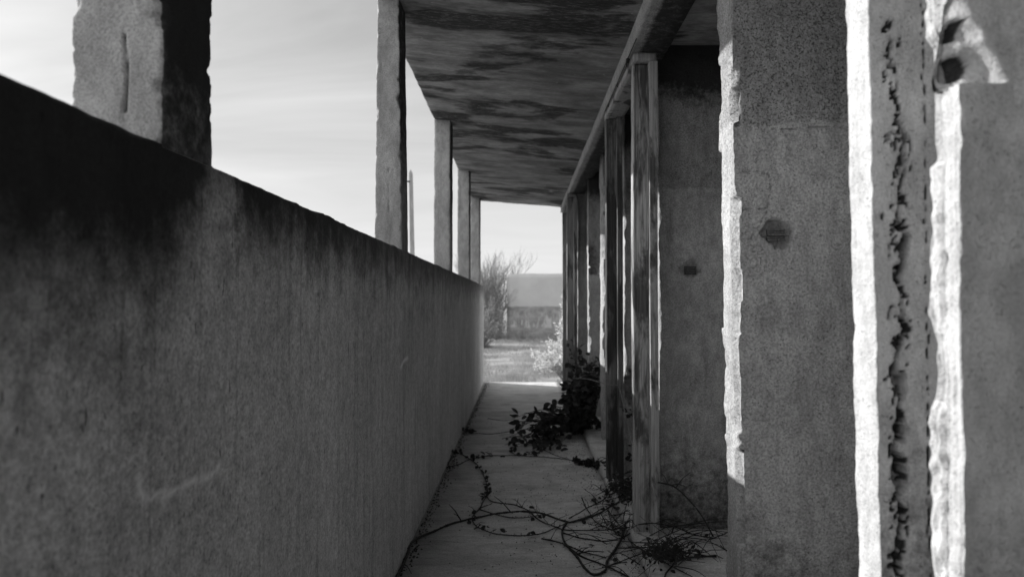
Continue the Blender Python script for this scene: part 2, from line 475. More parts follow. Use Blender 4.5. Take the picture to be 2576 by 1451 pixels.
M = {
    'wall': plaster('coarse_plaster', 0.33, 0.46, 1.375, 0.0, 0.25),
    'wall2': plaster('pitted_plaster', 0.34, 0.48, 1.49, 5.0, 0.35),
    'near': plaster('flaking_plaster', 0.46, 0.58, None, 9.0, 0.15, 0.2, 300, (0.82, 1.08)),
    'pillar': plaster('pillar_concrete', 0.30, 0.44, None, 14.0, 0.35, 0.3, 260),
    'beam': plaster('beam_render', 0.38, 0.48, None, 19.0, 0.25),
    'parapet': parapet_mat(),
    'ceiling': ceiling_mat(),
    'floor': floor_mat(),
    'wood': wood_mat('weathered_wood', 0.24, 0.48, 0.9, 0.0, 0.49),
    'wood_dark': wood_mat('blackened_wood', 0.07, 0.2, 0.95, 3.0, 0.43),
    'wood_far': wood_mat('grey_wood', 0.13, 0.28, 0.85, 7.0, 0.50),
    'plug': wood_mat('old_plug_wood', 0.08, 0.16, 0.7, 11.0, 0.55),
    'cane': plain('bramble_bark', 0.015, 0.035, 60, 0.7),
    'cane_pale': plain('dry_bramble_bark', 0.10, 0.2, 60, 0.7),
    'leaf': leaf_mat('bramble_leaf', 0.015, 0.035, 30, 0.12),
    'pale_leaf': leaf_mat('silvery_leaf', 0.4, 0.7, 12, 0.35, 0.45),
    'twig': plain('dry_twig', 0.14, 0.26, 20),
    'scrub': leaf_mat('scrub_leaf', 0.15, 0.3, 9, 0.3),
    'grass': leaf_mat('dry_grass', 0.15, 0.33, 1.4, 0.35, 0.7),
    'ground': ground_mat(),
    'yard': yard_wall_mat(),
    'pole': plain('pole_concrete', 0.18, 0.26, 6, 0.85, 0.3, 0.004, (1, 1, 0.4)),
    'iron': plain('rusty_iron', 0.02, 0.05, 40, 0.7),
    'litter': plain('dead_leaf_litter', 0.02, 0.06, 80, 0.9),
    'stone': plain('rubble_stone', 0.15, 0.35, 12, 0.9, 0.6, 0.01),
}

# ------------------------------------------------------------------ setting: ground
GZ = -0.30
random.seed(3)
def ground_h(x, y):
    h = GZ + 0.05 * fbm(x * 0.35, y * 0.35, 2.0) * smooth(9.2, 12, y) + 0.02 * fbm(x * 1.7, y * 1.7, 5.0)
    h += 0.10 * smooth(20.0, 24.3, y) * (0.6 + 0.4 * n3(x * 1.1, y, 3))
    return h
gx = [-900, -300, -100, -40, -20] + frange(-10, 10, 0.25) + [20, 40, 100, 300, 900]
gy = [-900, -300, -60, -20, -6, 0, 4] + frange(8, 27, 0.25) + [32, 45, 80, 200, 600, 900]
V, F = [], []
for y in gy:
    for x in gx:
        inner = -12 < x < 12 and 7 < y < 28
        V.append((x, y, ground_h(x, y) if inner else GZ))
nx_ = len(gx)
for j in range(len(gy) - 1):
    for i in range(nx_ - 1):
        a = j * nx_ + i
        F.append((a, a + 1, a + nx_ + 1, a + nx_))
tag(mesh_obj('ground', V, F, M['ground'], None, None, True), 'dry rough open ground beyond the walkway', None, None, 'structure')

# walkway floor slab
def fl(x, y, z):
    if z > -0.02:
        z += 0.003 * fbm(x * 3, y * 3, 0) - 0.006 * max(0, smooth(8.72, 8.80, y))
    return (x, y + (0.012 * fbm(x * 6, 1, 2) if y > 8.7 else 0), z)
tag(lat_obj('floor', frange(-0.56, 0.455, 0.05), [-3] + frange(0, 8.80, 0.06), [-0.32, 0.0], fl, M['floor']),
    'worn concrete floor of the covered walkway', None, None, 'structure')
def fl2(x, y, z):
    if z > 0.0: z += 0.006 * fbm(x * 4, y * 4, 3); 
    if x < 0.5: x += 0.012 * fbm(1, y * 5, z * 5)
    return (x, y, z, 0.0, 0.0)
tag(lat_obj('cabin_floor', frange(0.462, 1.96, 0.05), [-3] + frange(0, 8.35, 0.06), [-0.32, -0.1, 0.0, 0.045], fl2, M['floor']),
    'raised concrete floor inside the cabins', None, None, 'structure')

# ------------------------------------------------------------------ parapet
mark_pts = [at(352, 1195, .93), at(360, 1250, .93), at(430, 1240, .93), at(500, 1205, .93), at(545, 1190, .93), at(556, 1165, .93)]
def on_parapet(px, py):
    v = ROT @ Vector(((px - 1288.0) / FPX, -(py - 725.5) / FPX, -1.0))
    t = -0.461 / v.x
    return (v.y * t, 1.0 + v.z * t)
mk = [on_parapet(*p) for p in ((353, 1200), (352, 1225), (362, 1252), (410, 1243), (450, 1232), (490, 1208), (530, 1198), (548, 1185), (556, 1165))]
mk2 = [on_parapet(*p) for p in ((1008, 925), (1018, 905), (1026, 900))]
spot = [on_parapet(78, 1216), on_parapet(470, 1082), on_parapet(800, 740)]
def seg_d(p, pts):
    best = 9.0
    for (ax, ay), (bx, by) in zip(pts, pts[1:]):
        dx, dy = bx - ax, by - ay
        t = max(0, min(1, ((p[0]-ax)*dx + (p[1]-ay)*dy) / (dx*dx + dy*dy + 1e-12)))
        best = min(best, math.hypot(p[0]-ax-t*dx, p[1]-ay-t*dy))
    return best
PT = 1.208
def par(x, y, z):
    wear = mark = 0.0
    inner = x > -0.47
    r = 0.0035 * fbm(y * 3, z * 3, 1) + 0.0012 * fbm(y * 30, z * 30, 4)
    x2 = x + (r if inner else -r)
    z2 = z
    if z > PT - 0.001:
        z2 += 0.007 * fbm(y * 2.2, x * 5, 7) + 0.003 * n3(y * 18, x * 10, 7)
        if inner or x < -0.575:
            z2 -= 0.006 + 0.010 * max(0, n3(y * 7, 3, 1)) + 0.008 * max(0, n3(y * 31, 3, 1))
    if z > PT - 0.02 and inner:
        x2 -= 0.004 * smooth(PT - 0.02, PT, z) * (1 + n3(y * 25, 0, 5))
    x2 -= 0.020 * smooth(6.3, 8.75, y)
    if inner:
        if 0.7 < y < 1.4:
            mark = max(0.0, 1 - seg_d((y, z), mk) / 0.007) * 1.0
        if 2.2 < y < 3.0:
            mark = max(mark, max(0.0, 1 - seg_d((y, z), mk2) / 0.012))
        for s_ in spot:
            wear = max(wear, max(0.0, 1 - math.hypot(y - s_[0], z - s_[1]) / 0.006))
    return (x2, y, z2, min(1, wear), min(1, mark))
ys = [-3, -2, -1, 0] + frange(0.3, 1.4, 0.005) + frange(1.42, 3.2, 0.015) + frange(3.25, 8.75, 0.03)
zs = [-0.31, 0.0, 0.2] + frange(0.3, PT - 0.1, 0.007) + frange(PT - 0.09, PT, 0.006)
tag(lat_obj('parapet', [-0.585, -0.55, -0.52, -0.49, -0.461], ys, zs, par, M['parapet'], None, (-0.52, 0, 0)),
    'long solid concrete parapet with black mould along its top, running down the left side', 'parapet wall')

# ------------------------------------------------------------------ roof slab with its inner beam
def ceil_z(x): return 2.175 - (x + 0.461) * 0.0828
YE = 8.05
roof = empty('roof_slab', (0.6, 2.5, 2.3))
tag(roof, 'sloping concrete roof slab with black water stains over the walkway', 'roof')
def rf(x, y, z):
    zb = ceil_z(min(x, 0.46))
    z2 = zb if z < 0.5 else 2.36 + 0 * x
    if z < 0.5:
        z2 += 0.004 * fbm(x * 2.5, y * 1.5, 3) + 0.0015 * fbm(x * 6, y * 22, 9)
        if x < -0.56: z2 += 0.006 + 0.006 * abs(n3(y * 6, 0, 0))
    if x < -0.56:
        x += 0.006 * fbm(y * 1.5, z, 3) + 0.003 * n3(y * 20, 0, 1)
    if y > YE - 0.01: y += 0.02 * fbm(x * 4, 0, 1) + 0.01 * n3(x * 25, 0, z)
    return (x, y, z2)
lat_obj('slab', [-0.572] + frange(-0.56, 0.46, 0.03) + [0.7, 1.0, 1.4, 2.05], [-3, -1.5, 0, 1] + frange(1.5, YE, 0.04), [0, 1], rf, M['ceiling'], roof)
BB = 2.04                                      # underside of the beam
def bmf(x, y, z):
    if z < BB + 0.01:
        z += 0.004 * fbm(y * 2, x * 3, 1) + 0.002 * n3(y * 25, x * 20, 3)
        if x < 0.45: z += 0.004 * max(0, n3(y * 12, 4, 4)); x += 0.002
    mk_ = 0.75 if x > 0.47 else 0.0  # underside and back of the beam darkened with painted shade
    x += 0.003 * fbm(y * 1.6, z * 4, 8)
    return (x, y, z, 0.0, mk_)
lat_obj('edge_beam', [0.445, 0.46, 0.50, 0.55, 0.60], [-3, -1] + frange(0.5, 8.10, 0.03), [BB, BB + 0.02, BB + 0.05, 2.13], bmf, M['beam'], roof)

# ------------------------------------------------------------------ pillars
pillars = [(0.884, 'thick blurred concrete pillar standing nearest, far left on the parapet'),
           (2.68, 'tall pitted concrete pillar next to the distant pole, second along the parapet'),
           (4.48, 'slim concrete pillar in the middle of the row, third along the parapet'),
           (6.20, 'concrete pillar touching the last one, fourth along the parapet'),
           (7.83, 'farthest concrete pillar beside the bright end opening')]
for n, (py_, lab) in enumerate(pillars):
    th = 0.142
    if n in (3, 4): off = -0.006 * (n - 2)
    else: off = 0.0
    def pil(x, y, z, n=n, y0=py_, off=off, xl0=-0.584 if n == 0 else -0.571):
        s1 = n * 7.3; crk = 0.0
        fx = (x - (xl0 - 0.461) / 2) / ((-0.461 - xl0) / 2); fy = (y - y0 - th / 2) / (th / 2)
        amp = 0.0016
        x2 = x + amp * fbm(y * 12 + s1, z * 12, 1) + 0.0025 * fbm(s1, z * 1.5, 2)
        y2 = y + amp * fbm(x * 12 + s1, z * 12, 5)
        wear = 0.0
        ddx, ddy = 0.0525 * (1 - abs(fx)), th / 2 * (1 - abs(fy))
        if ddx + ddy < 0.05:                   # broken arrises
            fxs, fys = math.copysign(1, fx), math.copysign(1, fy)
            c = 0.003 + 0.004 * abs(n3(z * 9 + s1, fxs, fys)) + 0.010 * max(0, n3(z * 75, fxs * 3 + s1, fys) - .15) + 0.018 * max(0, n3(z * 22, fxs * 3 + s1, fys) - .15)
            if n == 0 and fx > 0 and fy < 0: c += 0.016 * abs(n3(z * 80, 3, 3)) + 0.014 * max(0, n3(z * 34, 1, 3))
            if n == 1 and fx > 0 and fy < 0: c += 0.016 * smooth(1.72, 1.78, z) * abs(n3(z * 11, 2, 2)) * 1.6
            k = (c - ddx - ddy) * 0.5
            if k > 0:
                k *= 1 + 0.3 * n3(x * 120, y * 120, z * 120)
                x2 -= k * fxs; y2 -= k * fys
        if n == 1: x2 -= 0.017 * (z - 1.2) * max(0, fx) - 0.006 * (z - 1.2) * max(0, -fx)
        if fy < -0.99 and n == 0:              # vertical split in the near pillar
            cx = -0.513 + 0.004 * n3(z * 9, 0, 0)
            if 1.245 < z < 1.345:
                dd = max(0, 1 - abs(x - cx) / (0.0018 + 0.0045 * abs(n3(z * 38, 1, 3))))
                dd *= 1 if n3(z * 16, 7, 1) > -0.2 else 0.2
                y2 += 0.012 * dd; wear = dd; crk = dd
        if fy < -0.99 and n == 1:
            cx = -0.515 + 0.004 * n3(z * 9, 0, 0)
            if 1.30 < z < 1.52:
                dd = max(0, 1 - abs(x - cx) / 0.003) * (1 if n3(z * 26, 7, 1) > 0 else 0.2)
                y2 += 0.006 * dd; wear = 0.6 * dd
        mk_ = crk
        if fx > 0.99:  # side facing away from the sun: painted shade over mould
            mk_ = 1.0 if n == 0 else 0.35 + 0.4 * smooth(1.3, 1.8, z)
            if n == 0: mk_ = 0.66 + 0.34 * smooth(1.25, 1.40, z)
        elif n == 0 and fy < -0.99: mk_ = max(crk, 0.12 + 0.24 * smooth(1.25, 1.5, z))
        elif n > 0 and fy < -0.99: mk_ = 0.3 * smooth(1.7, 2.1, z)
        return (x2 + off, y2, z, wear, mk_)
    ztop = 2.2
    nxn = 42 if n == 0 else (24 if n == 1 else 10)
    step = 0.0035 if n == 0 else (0.006 if n == 1 else 0.012)
    xl = -0.584 if n == 0 else -0.571
    xs = [xl + (-0.461 - xl) * i / nxn for i in range(nxn + 1)]
    ysn = [py_ + th * i / 14 for i in range(15)]
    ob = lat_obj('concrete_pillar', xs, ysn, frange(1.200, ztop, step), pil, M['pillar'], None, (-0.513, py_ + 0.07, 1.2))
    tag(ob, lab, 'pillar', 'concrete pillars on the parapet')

# ------------------------------------------------------------------ partition walls of the cabins
def carve_path(pts_px, d):
    return [(at(px, py, d).x, at(px, py, d).z) for px, py in pts_px]
def fin(name, x0, y0, th, lab, mat, fine=0.008, seed=0.0, carves=(), holes=(), chip=0.02, notch=None, extra=None, far_x=0.45, ztop=2.11, wob=1.0, lean=0.0, jag=0.4, top_shade=0.0, coat=0.0, foot_stain_shade=0.0, crumble=None):
    srnd = random.Random(seed * 31 + 7)
    def steps():
        t, z = [], 0.0
        while z < 2.3:
            t.append((z, srnd.choice((0, 0, 0.15, 0.4, 0.7, 1.0)))); z += srnd.choice((.02, .04, .07, .12, .2))
        return t
    stf, stb = steps(), steps()
    def stepv(t, z):
        v = 0.0
        for a, b in t:
            if a > z: break
            v = b
        return v
    crp = carve_path(crumble, y0) if crumble else None
    cv = [(carve_path(p, y0), wd, dp) for p, wd, dp in carves]
    hs = [(at(px, py, y0).x, at(px, py, y0).z, rx / FPX * y0, rz / FPX * y0, dp) for px, py, rx, rz, dp in holes]
    def dsp(x, y, z):
        wear = mk_ = 0.0
        dx, dyf, dyb = x - x0, y - y0, y0 + th - y
        x2, y2, z2 = x, y, z
        if dx < 0.35:
            e = 1 - smooth(0.0, 0.12, dx)
            x2 += e * wob * (0.004 * fbm(y * 9 + seed, z * 9, 1) + 0.006 * fbm(seed, z * 2.2, 4)) - e * lean * (z - 1.2)
            if dyf < 1e-4: y2 += 0.0018 * fbm(x * 7, z * 7, seed) + 0.0008 * fbm(x * 40, z * 40, seed)
            if dx < 1e-4: x2 += 0.0015 * fbm(y * 40, z * 40, seed) + 0.002 * fbm(y * 14, z * 8, seed)
            cf = chip * max(0.0, 0.15 + n3(z * 5.5 + seed, 1.3, 0) + 0.6 * n3(z * 17 + seed, 5.3, 0) + 0.35 * n3(z * 50, seed, 2))
            cb = chip * 1.3 * max(0.0, 0.05 + n3(z * 4.5 + seed, 8.3, 0) + 0.7 * n3(z * 19 + seed, 2.3, 0) + 0.3 * n3(z * 55, seed, 7))
            if coat:
                for dd_, sd_ in ((dyf, 1.0), (dyb, 9.0)):
                    if dd_ < 0.020:
                        cc = coat * (stepv(stf if sd_ < 5 else stb, z + 0.004 * n3(x * 80, y * 80, z * 60)) + 0.25 * max(0, n3(z * 60, sd_, seed)))
                        if dx < cc:
                            x2 += (cc - dx) * (1 + 0.15 * n3(z * 70, y * 70, 1)); wear = 0.15
            if notch:
                for (za, zb, dpt, side) in notch:
                    q = smooth(za - 0.006, za, z) * (1 - smooth(zb, zb + 0.006, z))
                    if side == 'f': cf += dpt * q * (0.8 + 0.4 * n3(z * 40, seed, 1))
                    else: cb += dpt * q * (0.8 + 0.4 * n3(z * 40, seed, 1))
            if dx + dyf < cf:
                k = (cf - dx - dyf) * 0.5
                x2 += k; y2 += k * (0.9 + 0.4 * n3(x * 90, z * 90, y * 90)); wear = 0.25
            if dx + dyb < cb:
                k = (cb - dx - dyb) * 0.5
                x2 += k * (1.0 + 0.3 * n3(y * 90, z * 90, 2)); y2 -= k; wear = 0.2
            if dyf < 1e-4:
                for pts, wd, dp in cv:
                    d_ = seg_d((x + 0.0035 * n3(z * 55, x * 30, 2) * jag, z + 0.006 * n3(x * 70, z * 70, 5) * jag), pts)
                    ww = wd * (0.35 + 1.9 * abs(n3(x * 45, z * 60, seed)))
                    if d_ < ww:
                        q = 1 - d_ / ww
                        y2 += dp * q; wear = max(wear, q); mk_ = max(mk_, q * 1.2 if jag > 0.5 else 0.3 * q)
                if crp:
                    d_ = seg_d((x, z), crp)
                    if d_ < 0.012 and n3(x * 110, z * 48, seed) + 0.6 * n3(x * 260, z * 200, 2) > 0.12 + 28 * d_:
                        y2 += 0.007; wear = 1.0; mk_ = 1.0
                for hx, hz_, rx, rz, dp in hs:
                    u = math.hypot((x - hx) / rx, (z - hz_) / rz) + 0.30 * n3(x * 26, z * 26, seed + 3) + 0.30 * n3(x * 80, z * 80, seed)
                    if u < 1.05:
                        q = 1 - smooth(0.9, 1.04, u)
                        y2 += dp * q * (1 + 0.35 * n3(x * 110, z * 110, 3)); wear = max(wear, q)
        if top_shade: mk_ = max(mk_, smooth(top_shade - 0.12, top_shade + 0.22, z + 0.05 * n3(x * 6, z * 3, 1)))  # top of the wall blackened: shade under the ceiling, painted in
        if extra: x2, y2, z2, wear = extra(x, y, z, x2, y2, z2, wear, dx, dyf, dyb)
        if wear > 1.5: mk_ = 1.0
        if foot_stain_shade and dyf < 1e-4:  # lower face darkened: mottled damp stain mixed with painted shade
            mk_ = max(mk_, 0.60 * (1 - smooth(foot_stain_shade - 0.50, foot_stain_shade + 0.10, z + 0.10 * n3(x * 7, z * 4, seed) + 0.05 * n3(x * 25, z * 14, seed))))
        return (x2, y2, z2, min(1, wear), min(1, mk_))
    xs = [x0 + t for t in (0, 0.003, 0.007)] + frange(x0 + 0.012, x0 + far_x, fine) + [x0 + far_x + 0.15, x0 + far_x + 0.4, 1.95]
    nys = 24 if fine < 0.0025 else (14 if fine < 0.006 else 9)
    ysn = frange(y0, y0 + th, th / nys)
    ob = lat_obj(name, xs, ysn, [0.0, 0.1, 0.2] + frange(0.25, ztop, fine * 1.15), dsp, M[mat], None, (x0 + 0.1, y0 + th / 2, 0.0), True)
    tag(ob, lab, 'partition wall', 'cabin partition walls')
    return ob

# nearest wall C, with the triangular spall at the top of its edge
Cx, Cy = 0.4415, 0.707
tri = [at(2412, -10, Cy), at(2535, 205, Cy), at(2360, 200, Cy)]
pit = at(2445, 152, Cy)
pit2 = at(2428, 60, Cy)
def exC(x, y, z, x2, y2, z2, wear, dx, dyf, dyb):
    y0c = Cy
    zt, zb = at(2412, -30, Cy).z, at(2412, 207, Cy).z
    if zb < z < zt + 0.004 and dyf < 0.0425:
        t = (zt - z) / (zt - zb)
        xr = at(2412 + 128 * t, 0, Cy).x + 0.003 * n3(z * 70, 1, 1)
        if x < xr:
            k = (xr - x)
            q = min(k * 2.2 if k < 0.009 else 0.0198 + (k - 0.009) * 0.62, 0.041)
            if 1e-4 <= dyf < q:
                y2 = max(y2, y0c + q); wear = 0.0
            if dyf < 1e-4:
                y2 += q + 0.005 * fbm(x * 55, z * 55, 3) * min(1, q * 90)
                r_ = math.hypot((x - pit.x) / 0.011, (z - pit.z) / 0.013) + 0.3 * n3(x * 80, z * 80, 2)
                if r_ < 1: y2 += 0.012; wear = 2.0
                r_ = math.hypot((x - pit2.x) / 0.006, (z - pit2.z) / 0.010) + 0.3 * n3(x * 80, z * 80, 2)
                if r_ < 1: y2 += 0.006; wear = 2.0
            elif dx < 0.02:
                x2 += 0.0
    if dx < 1e-4:                               # layered, laminated end
        x2 += 0.0022 * n3(y * 160, z * 3, 5) + 0.004 * max(0, n3(y * 420, z * 5, 5))
        x2 += 0.006 * max(0, n3(y * 150, z * 34, 9) - .25)
    if dyb < 0.018 and dx < 0.06:               # chunks of render still clinging to the far arris
        q = max(0.0, n3(z * 8.0, 3.7, 1.1) + 0.2)
        lump = smooth(0.25, 0.42, q)
        x2 += -0.007 * lump * (0.7 + 0.6 * n3(y * 80, z * 60, 4)) + 0.004 * (1 - lump)
        if lump < 0.3: wear = max(wear, 0.6)
    return x2, y2, z2, wear
fin('partition_wall', Cx, Cy, 0.045, 'blurred wall edge nearest the camera with a triangular broken patch at top right', 'near', 0.0022, 2.0, chip=0.005, extra=exC, far_x=0.14, wob=0.12, foot_stain_shade=1.02)

# wall B: white end, face split by a long crack
Bx, By = 0.4360, 0.870
crackB = [(2243, 90), (2247, 120), (2240, 150), (2255, 185), (2258, 230), (2236, 255)]
crackB2 = [(2262, 300), (2278, 340), (2270, 380), (2280, 405), (2262, 480), (2258, 530), (2262, 570)]
crackB3 = [(2262, 565), (2280, 600), (2278, 640), (2262, 690), (2258, 740), (2272, 790), (2268, 860), (2240, 930), (2258, 980), (2255, 1060), (2240, 1130), (2250, 1200), (2262, 1290), (2240, 1400), (2250, 1460)]
smallB = [(2225, 350), (2240, 330), (2256, 345), (2250, 380)]
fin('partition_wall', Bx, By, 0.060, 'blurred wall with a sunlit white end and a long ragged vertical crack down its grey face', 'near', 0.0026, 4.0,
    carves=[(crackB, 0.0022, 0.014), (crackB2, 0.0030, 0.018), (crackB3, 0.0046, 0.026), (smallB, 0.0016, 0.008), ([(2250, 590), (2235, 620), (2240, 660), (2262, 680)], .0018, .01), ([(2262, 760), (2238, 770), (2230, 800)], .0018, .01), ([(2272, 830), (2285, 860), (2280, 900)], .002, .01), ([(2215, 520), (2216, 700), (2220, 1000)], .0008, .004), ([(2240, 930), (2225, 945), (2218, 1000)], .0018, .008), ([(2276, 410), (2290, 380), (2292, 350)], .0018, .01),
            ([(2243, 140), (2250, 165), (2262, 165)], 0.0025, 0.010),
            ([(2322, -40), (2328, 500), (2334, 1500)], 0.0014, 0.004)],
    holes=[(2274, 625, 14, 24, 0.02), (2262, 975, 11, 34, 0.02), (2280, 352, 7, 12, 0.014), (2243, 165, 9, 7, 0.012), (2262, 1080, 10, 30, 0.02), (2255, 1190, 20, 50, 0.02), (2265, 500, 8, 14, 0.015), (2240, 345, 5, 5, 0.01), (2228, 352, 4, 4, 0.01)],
    chip=0.0015, far_x=0.16, wob=0.08, lean=0.012, jag=1.0, foot_stain_shade=1.02, crumble=[(2243, 60), (2250, 250), (2270, 400), (2260, 600), (2262, 850), (2250, 1100), (2255, 1300), (2250, 1460)])

# wall A: big grey pier with the square plug hole
Ax, Ay = 0.4455, 1.464
patch = [(1838, 428), (1870, 432), (1930, 436), (1942, 450), (1936, 490), (1930, 525), (1880, 524), (1850, 540)]
joint = [(1862, 318), (1905, 322), (1930, 326), (2000, 324), (2060, 320), (2150, 320)]
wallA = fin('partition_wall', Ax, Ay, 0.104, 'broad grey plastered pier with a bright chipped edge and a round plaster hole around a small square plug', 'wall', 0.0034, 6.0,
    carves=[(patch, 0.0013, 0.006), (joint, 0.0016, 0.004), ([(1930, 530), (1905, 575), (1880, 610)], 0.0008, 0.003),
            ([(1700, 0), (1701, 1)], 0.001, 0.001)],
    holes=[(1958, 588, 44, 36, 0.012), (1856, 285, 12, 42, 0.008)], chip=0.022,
    notch=[(at(0, 312, Ay).z, at(0, 180, Ay).z, 0.018, 'f'), (at(0, 780, Ay).z, at(0, 700, Ay).z, 0.010, 'b')], far_x=0.34, lean=0.010, wob=0.35, coat=0.016, foot_stain_shade=0.72)
def plug(parent, px, py, d, w_, h_):
    c = at(px, py, d)
    ww, hh = w_ / FPX * d / 2, h_ / FPX * d / 2
    V, F = [], []
    n = 5
    for k in range(n):                          # a bundle of split slats, end grain out
        z0 = c.z - hh + 2 * hh * k / n; z1 = z0 + 2 * hh / n * 0.86
        dy = 0.004 * math.sin(k * 2.3)
        b = len(V)
        for yy in (d + 0.004 + dy, d + 0.05):
            V += [(c.x - ww, yy, z0), (c.x + ww, yy, z0 + 0.0008), (c.x + ww, yy, z1), (c.x - ww, yy, z1)]
        F += [(b, b+1, b+2, b+3), (b+4, b+7, b+6, b+5), (b, b+4, b+5, b+1), (b+3, b+2, b+6, b+7), (b, b+3, b+7, b+4), (b+1, b+5, b+6, b+2)]
    mesh_obj('wooden_plug', V, F, M['plug'], parent, (c.x, d + 0.02, c.z))
plug(wallA, 1955, 590, Ay, 46, 32)

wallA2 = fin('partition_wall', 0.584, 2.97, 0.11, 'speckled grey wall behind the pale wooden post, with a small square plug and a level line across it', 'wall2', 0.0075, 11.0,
    holes=[(1738, 675, 25, 22, 0.010)], chip=0.014, far_x=0.40, top_shade=1.82, foot_stain_shade=0.62, wob=0.5)
plug(wallA2, 1737, 680, 2.97, 30, 22)
fin('partition_wall', 0.566, 3.85, 0.11, 'narrow wall strip between the dark and pale wooden posts, with a black hole low down', 'wall2', 0.010, 15.0,
    holes=[(1592, 975, 24, 40, 0.07), (1590, 470, 12, 30, 0.01)], chip=0.022, far_x=0.3, top_shade=1.75)
fin('partition_wall', 0.558, 4.84, 0.16, 'wall with a glaring white ragged edge, left of the dark wooden post', 'wall', 0.007, 21.0,
    chip=0.03, far_x=0.25, top_shade=1.9, coat=0.028)
fin('partition_wall', 0.560, 5.87, 0.12, 'far wall with a thin bright edge and a broken patch halfway up', 'wall', 0.012, 26.0,
    holes=[(1495, 655, 15, 38, 0.035)], chip=0.016, far_x=0.25, top_shade=1.8, coat=0.02)
fin('partition_wall', 0.537, 6.70, 0.11, 'dim far wall right behind the farthest wooden door frame', 'wall2', 0.014, 31.0, chip=0.010, far_x=0.25)
fin('partition_wall', 0.565, 7.92, 0.12, 'end wall closing the cabins behind the last wooden post', 'wall2', 0.03, 36.0, chip=0.010, far_x=0.25)
fin('partition_wall', 0.4455, -0.95, 0.12, 'wall standing behind the camera', 'wall', 0.04, 41.0, chip=0.010, far_x=0.25)
# back wall of the cabins
def bk(x, y, z): return (x + 0.004 * fbm(y, z, 1), y, z, 0.0, 0.0)
tag(lat_obj('back_wall', [1.95, 2.05], frange(-3, 8.04, 0.2), frange(-0.3, 2.11, 0.2), bk, M['wall2'], None, (2.0, 2.5, 0)),
    'dark back wall of the cabins on the right', 'wall')

# ------------------------------------------------------------------ wooden door frames
def jamb(x0, x1, y0, z0, z1, mat, parent, seed):
    """stepped rebate profile: left board set back, right board proud, extruded upwards"""
    xm = x0 + (x1 - x0) * 0.66
    prof = [(x0, y0 + 0.050), (x0 + 0.004, y0 + 0.046), (x0 + 0.014, y0 + 0.050), (xm - 0.001, y0 + 0.050), (xm, y0),
            (x1, y0 + 0.001), (x1, y0 + 0.098), (x0, y0 + 0.098)]
    P = []
    m = len(prof)
    sub = 4
    for i in range(m):
        a, b = prof[i], prof[(i + 1) % m]
        for k in range(sub): P.append((a[0] + (b[0]-a[0])*k/sub, a[1] + (b[1]-a[1])*k/sub))
    zs_ = frange(z0, z1, 0.02)
    V, F = [], []
    n = len(P)
    for z in zs_:
        bow = 0.003 * n3(z * 1.3, seed, 0)
        for i, (x, y) in enumerate(P):
            r = 0.0008 * n3(x * 200, y * 200 + seed, z * 6) + 0.0006 * n3(x * 60, z * 30, seed)
            corner = (i % sub == 0)
            c = -0.0018 * max(0, n3(z * 12, i, seed)) if corner else 0
            V.append((x + r + bow + (0.0025 * max(0, n3(z * 9 + i, seed, 2)) if corner and x <= x0 + 0.001 else 0), y + r - c, z))
    for k in range(len(zs_) - 1):
        for i in range(n):
            j = (i + 1) % n
            F.append((k*n + i, k*n + j, (k+1)*n + j, (k+1)*n + i))
    F.append(tuple(range(n))[::-1]); F.append(tuple((len(zs_)-1)*n + i for i in range(n)))
    o = mesh_obj('jamb', V, F, M[mat], parent, ((x0+x1)/2, y0 + 0.04, z0))
    return o
def header(x0, x1, y0, y1, z0, z1, mat, parent, x0b=None, x1b=None):
    def f(x, y, z):
        t = (y - y0) / (y1 - y0)
        sh = (x0b - x0) * t if x0b is not None else 0
        return (x + sh + 0.001 * n3(y * 4, z * 40, 1), y, z + 0.0015 * n3(y * 3, x * 20, 6), 0.0, 0.0)
    return lat_obj('header', [x0, x0 + 0.02, (x0+x1)/2, x1 - 0.02, x1], frange(y0, y1, 0.03), [z0, z0 + 0.012, z1 - 0.01, z1], f, M[mat], parent)
f1 = empty('door_frame', (0.51, 3.3, 0.045))
tag(f1, 'pale weathered wooden door frame with a dark second post, in the middle of the cabin row', 'door frame', 'wooden door frames')
j1 = jamb(0.466, 0.561, 2.87, 0.045, 1.998, 'wood', f1, 1.0); j1['label'] = 'pale sun-bleached wooden post with grey boards'
j2 = jamb(0.459, 0.543, 3.74, 0.045, 1.998, 'wood_dark', f1, 5.0); j2['label'] = 'blackened wooden post'
header(0.464, 0.558, 2.875, 3.835, 2.000, 2.034, 'wood', f1, 0.457)
f2 = empty('door_frame', (0.48, 7.2, 0.045))
tag(f2, 'dark grey wooden door frame at the far end of the walkway beside the opening', 'door frame', 'wooden door frames')
jamb(0.430, 0.525, 6.60, 0.045, 1.996, 'wood_far', f2, 9.0)
jamb(0.457, 0.540, 7.78, 0.045, 1.996, 'wood_far', f2, 13.0)
header(0.432, 0.522, 6.605, 7.87, 1.999, 2.033, 'wood_far', f2, 0.455)

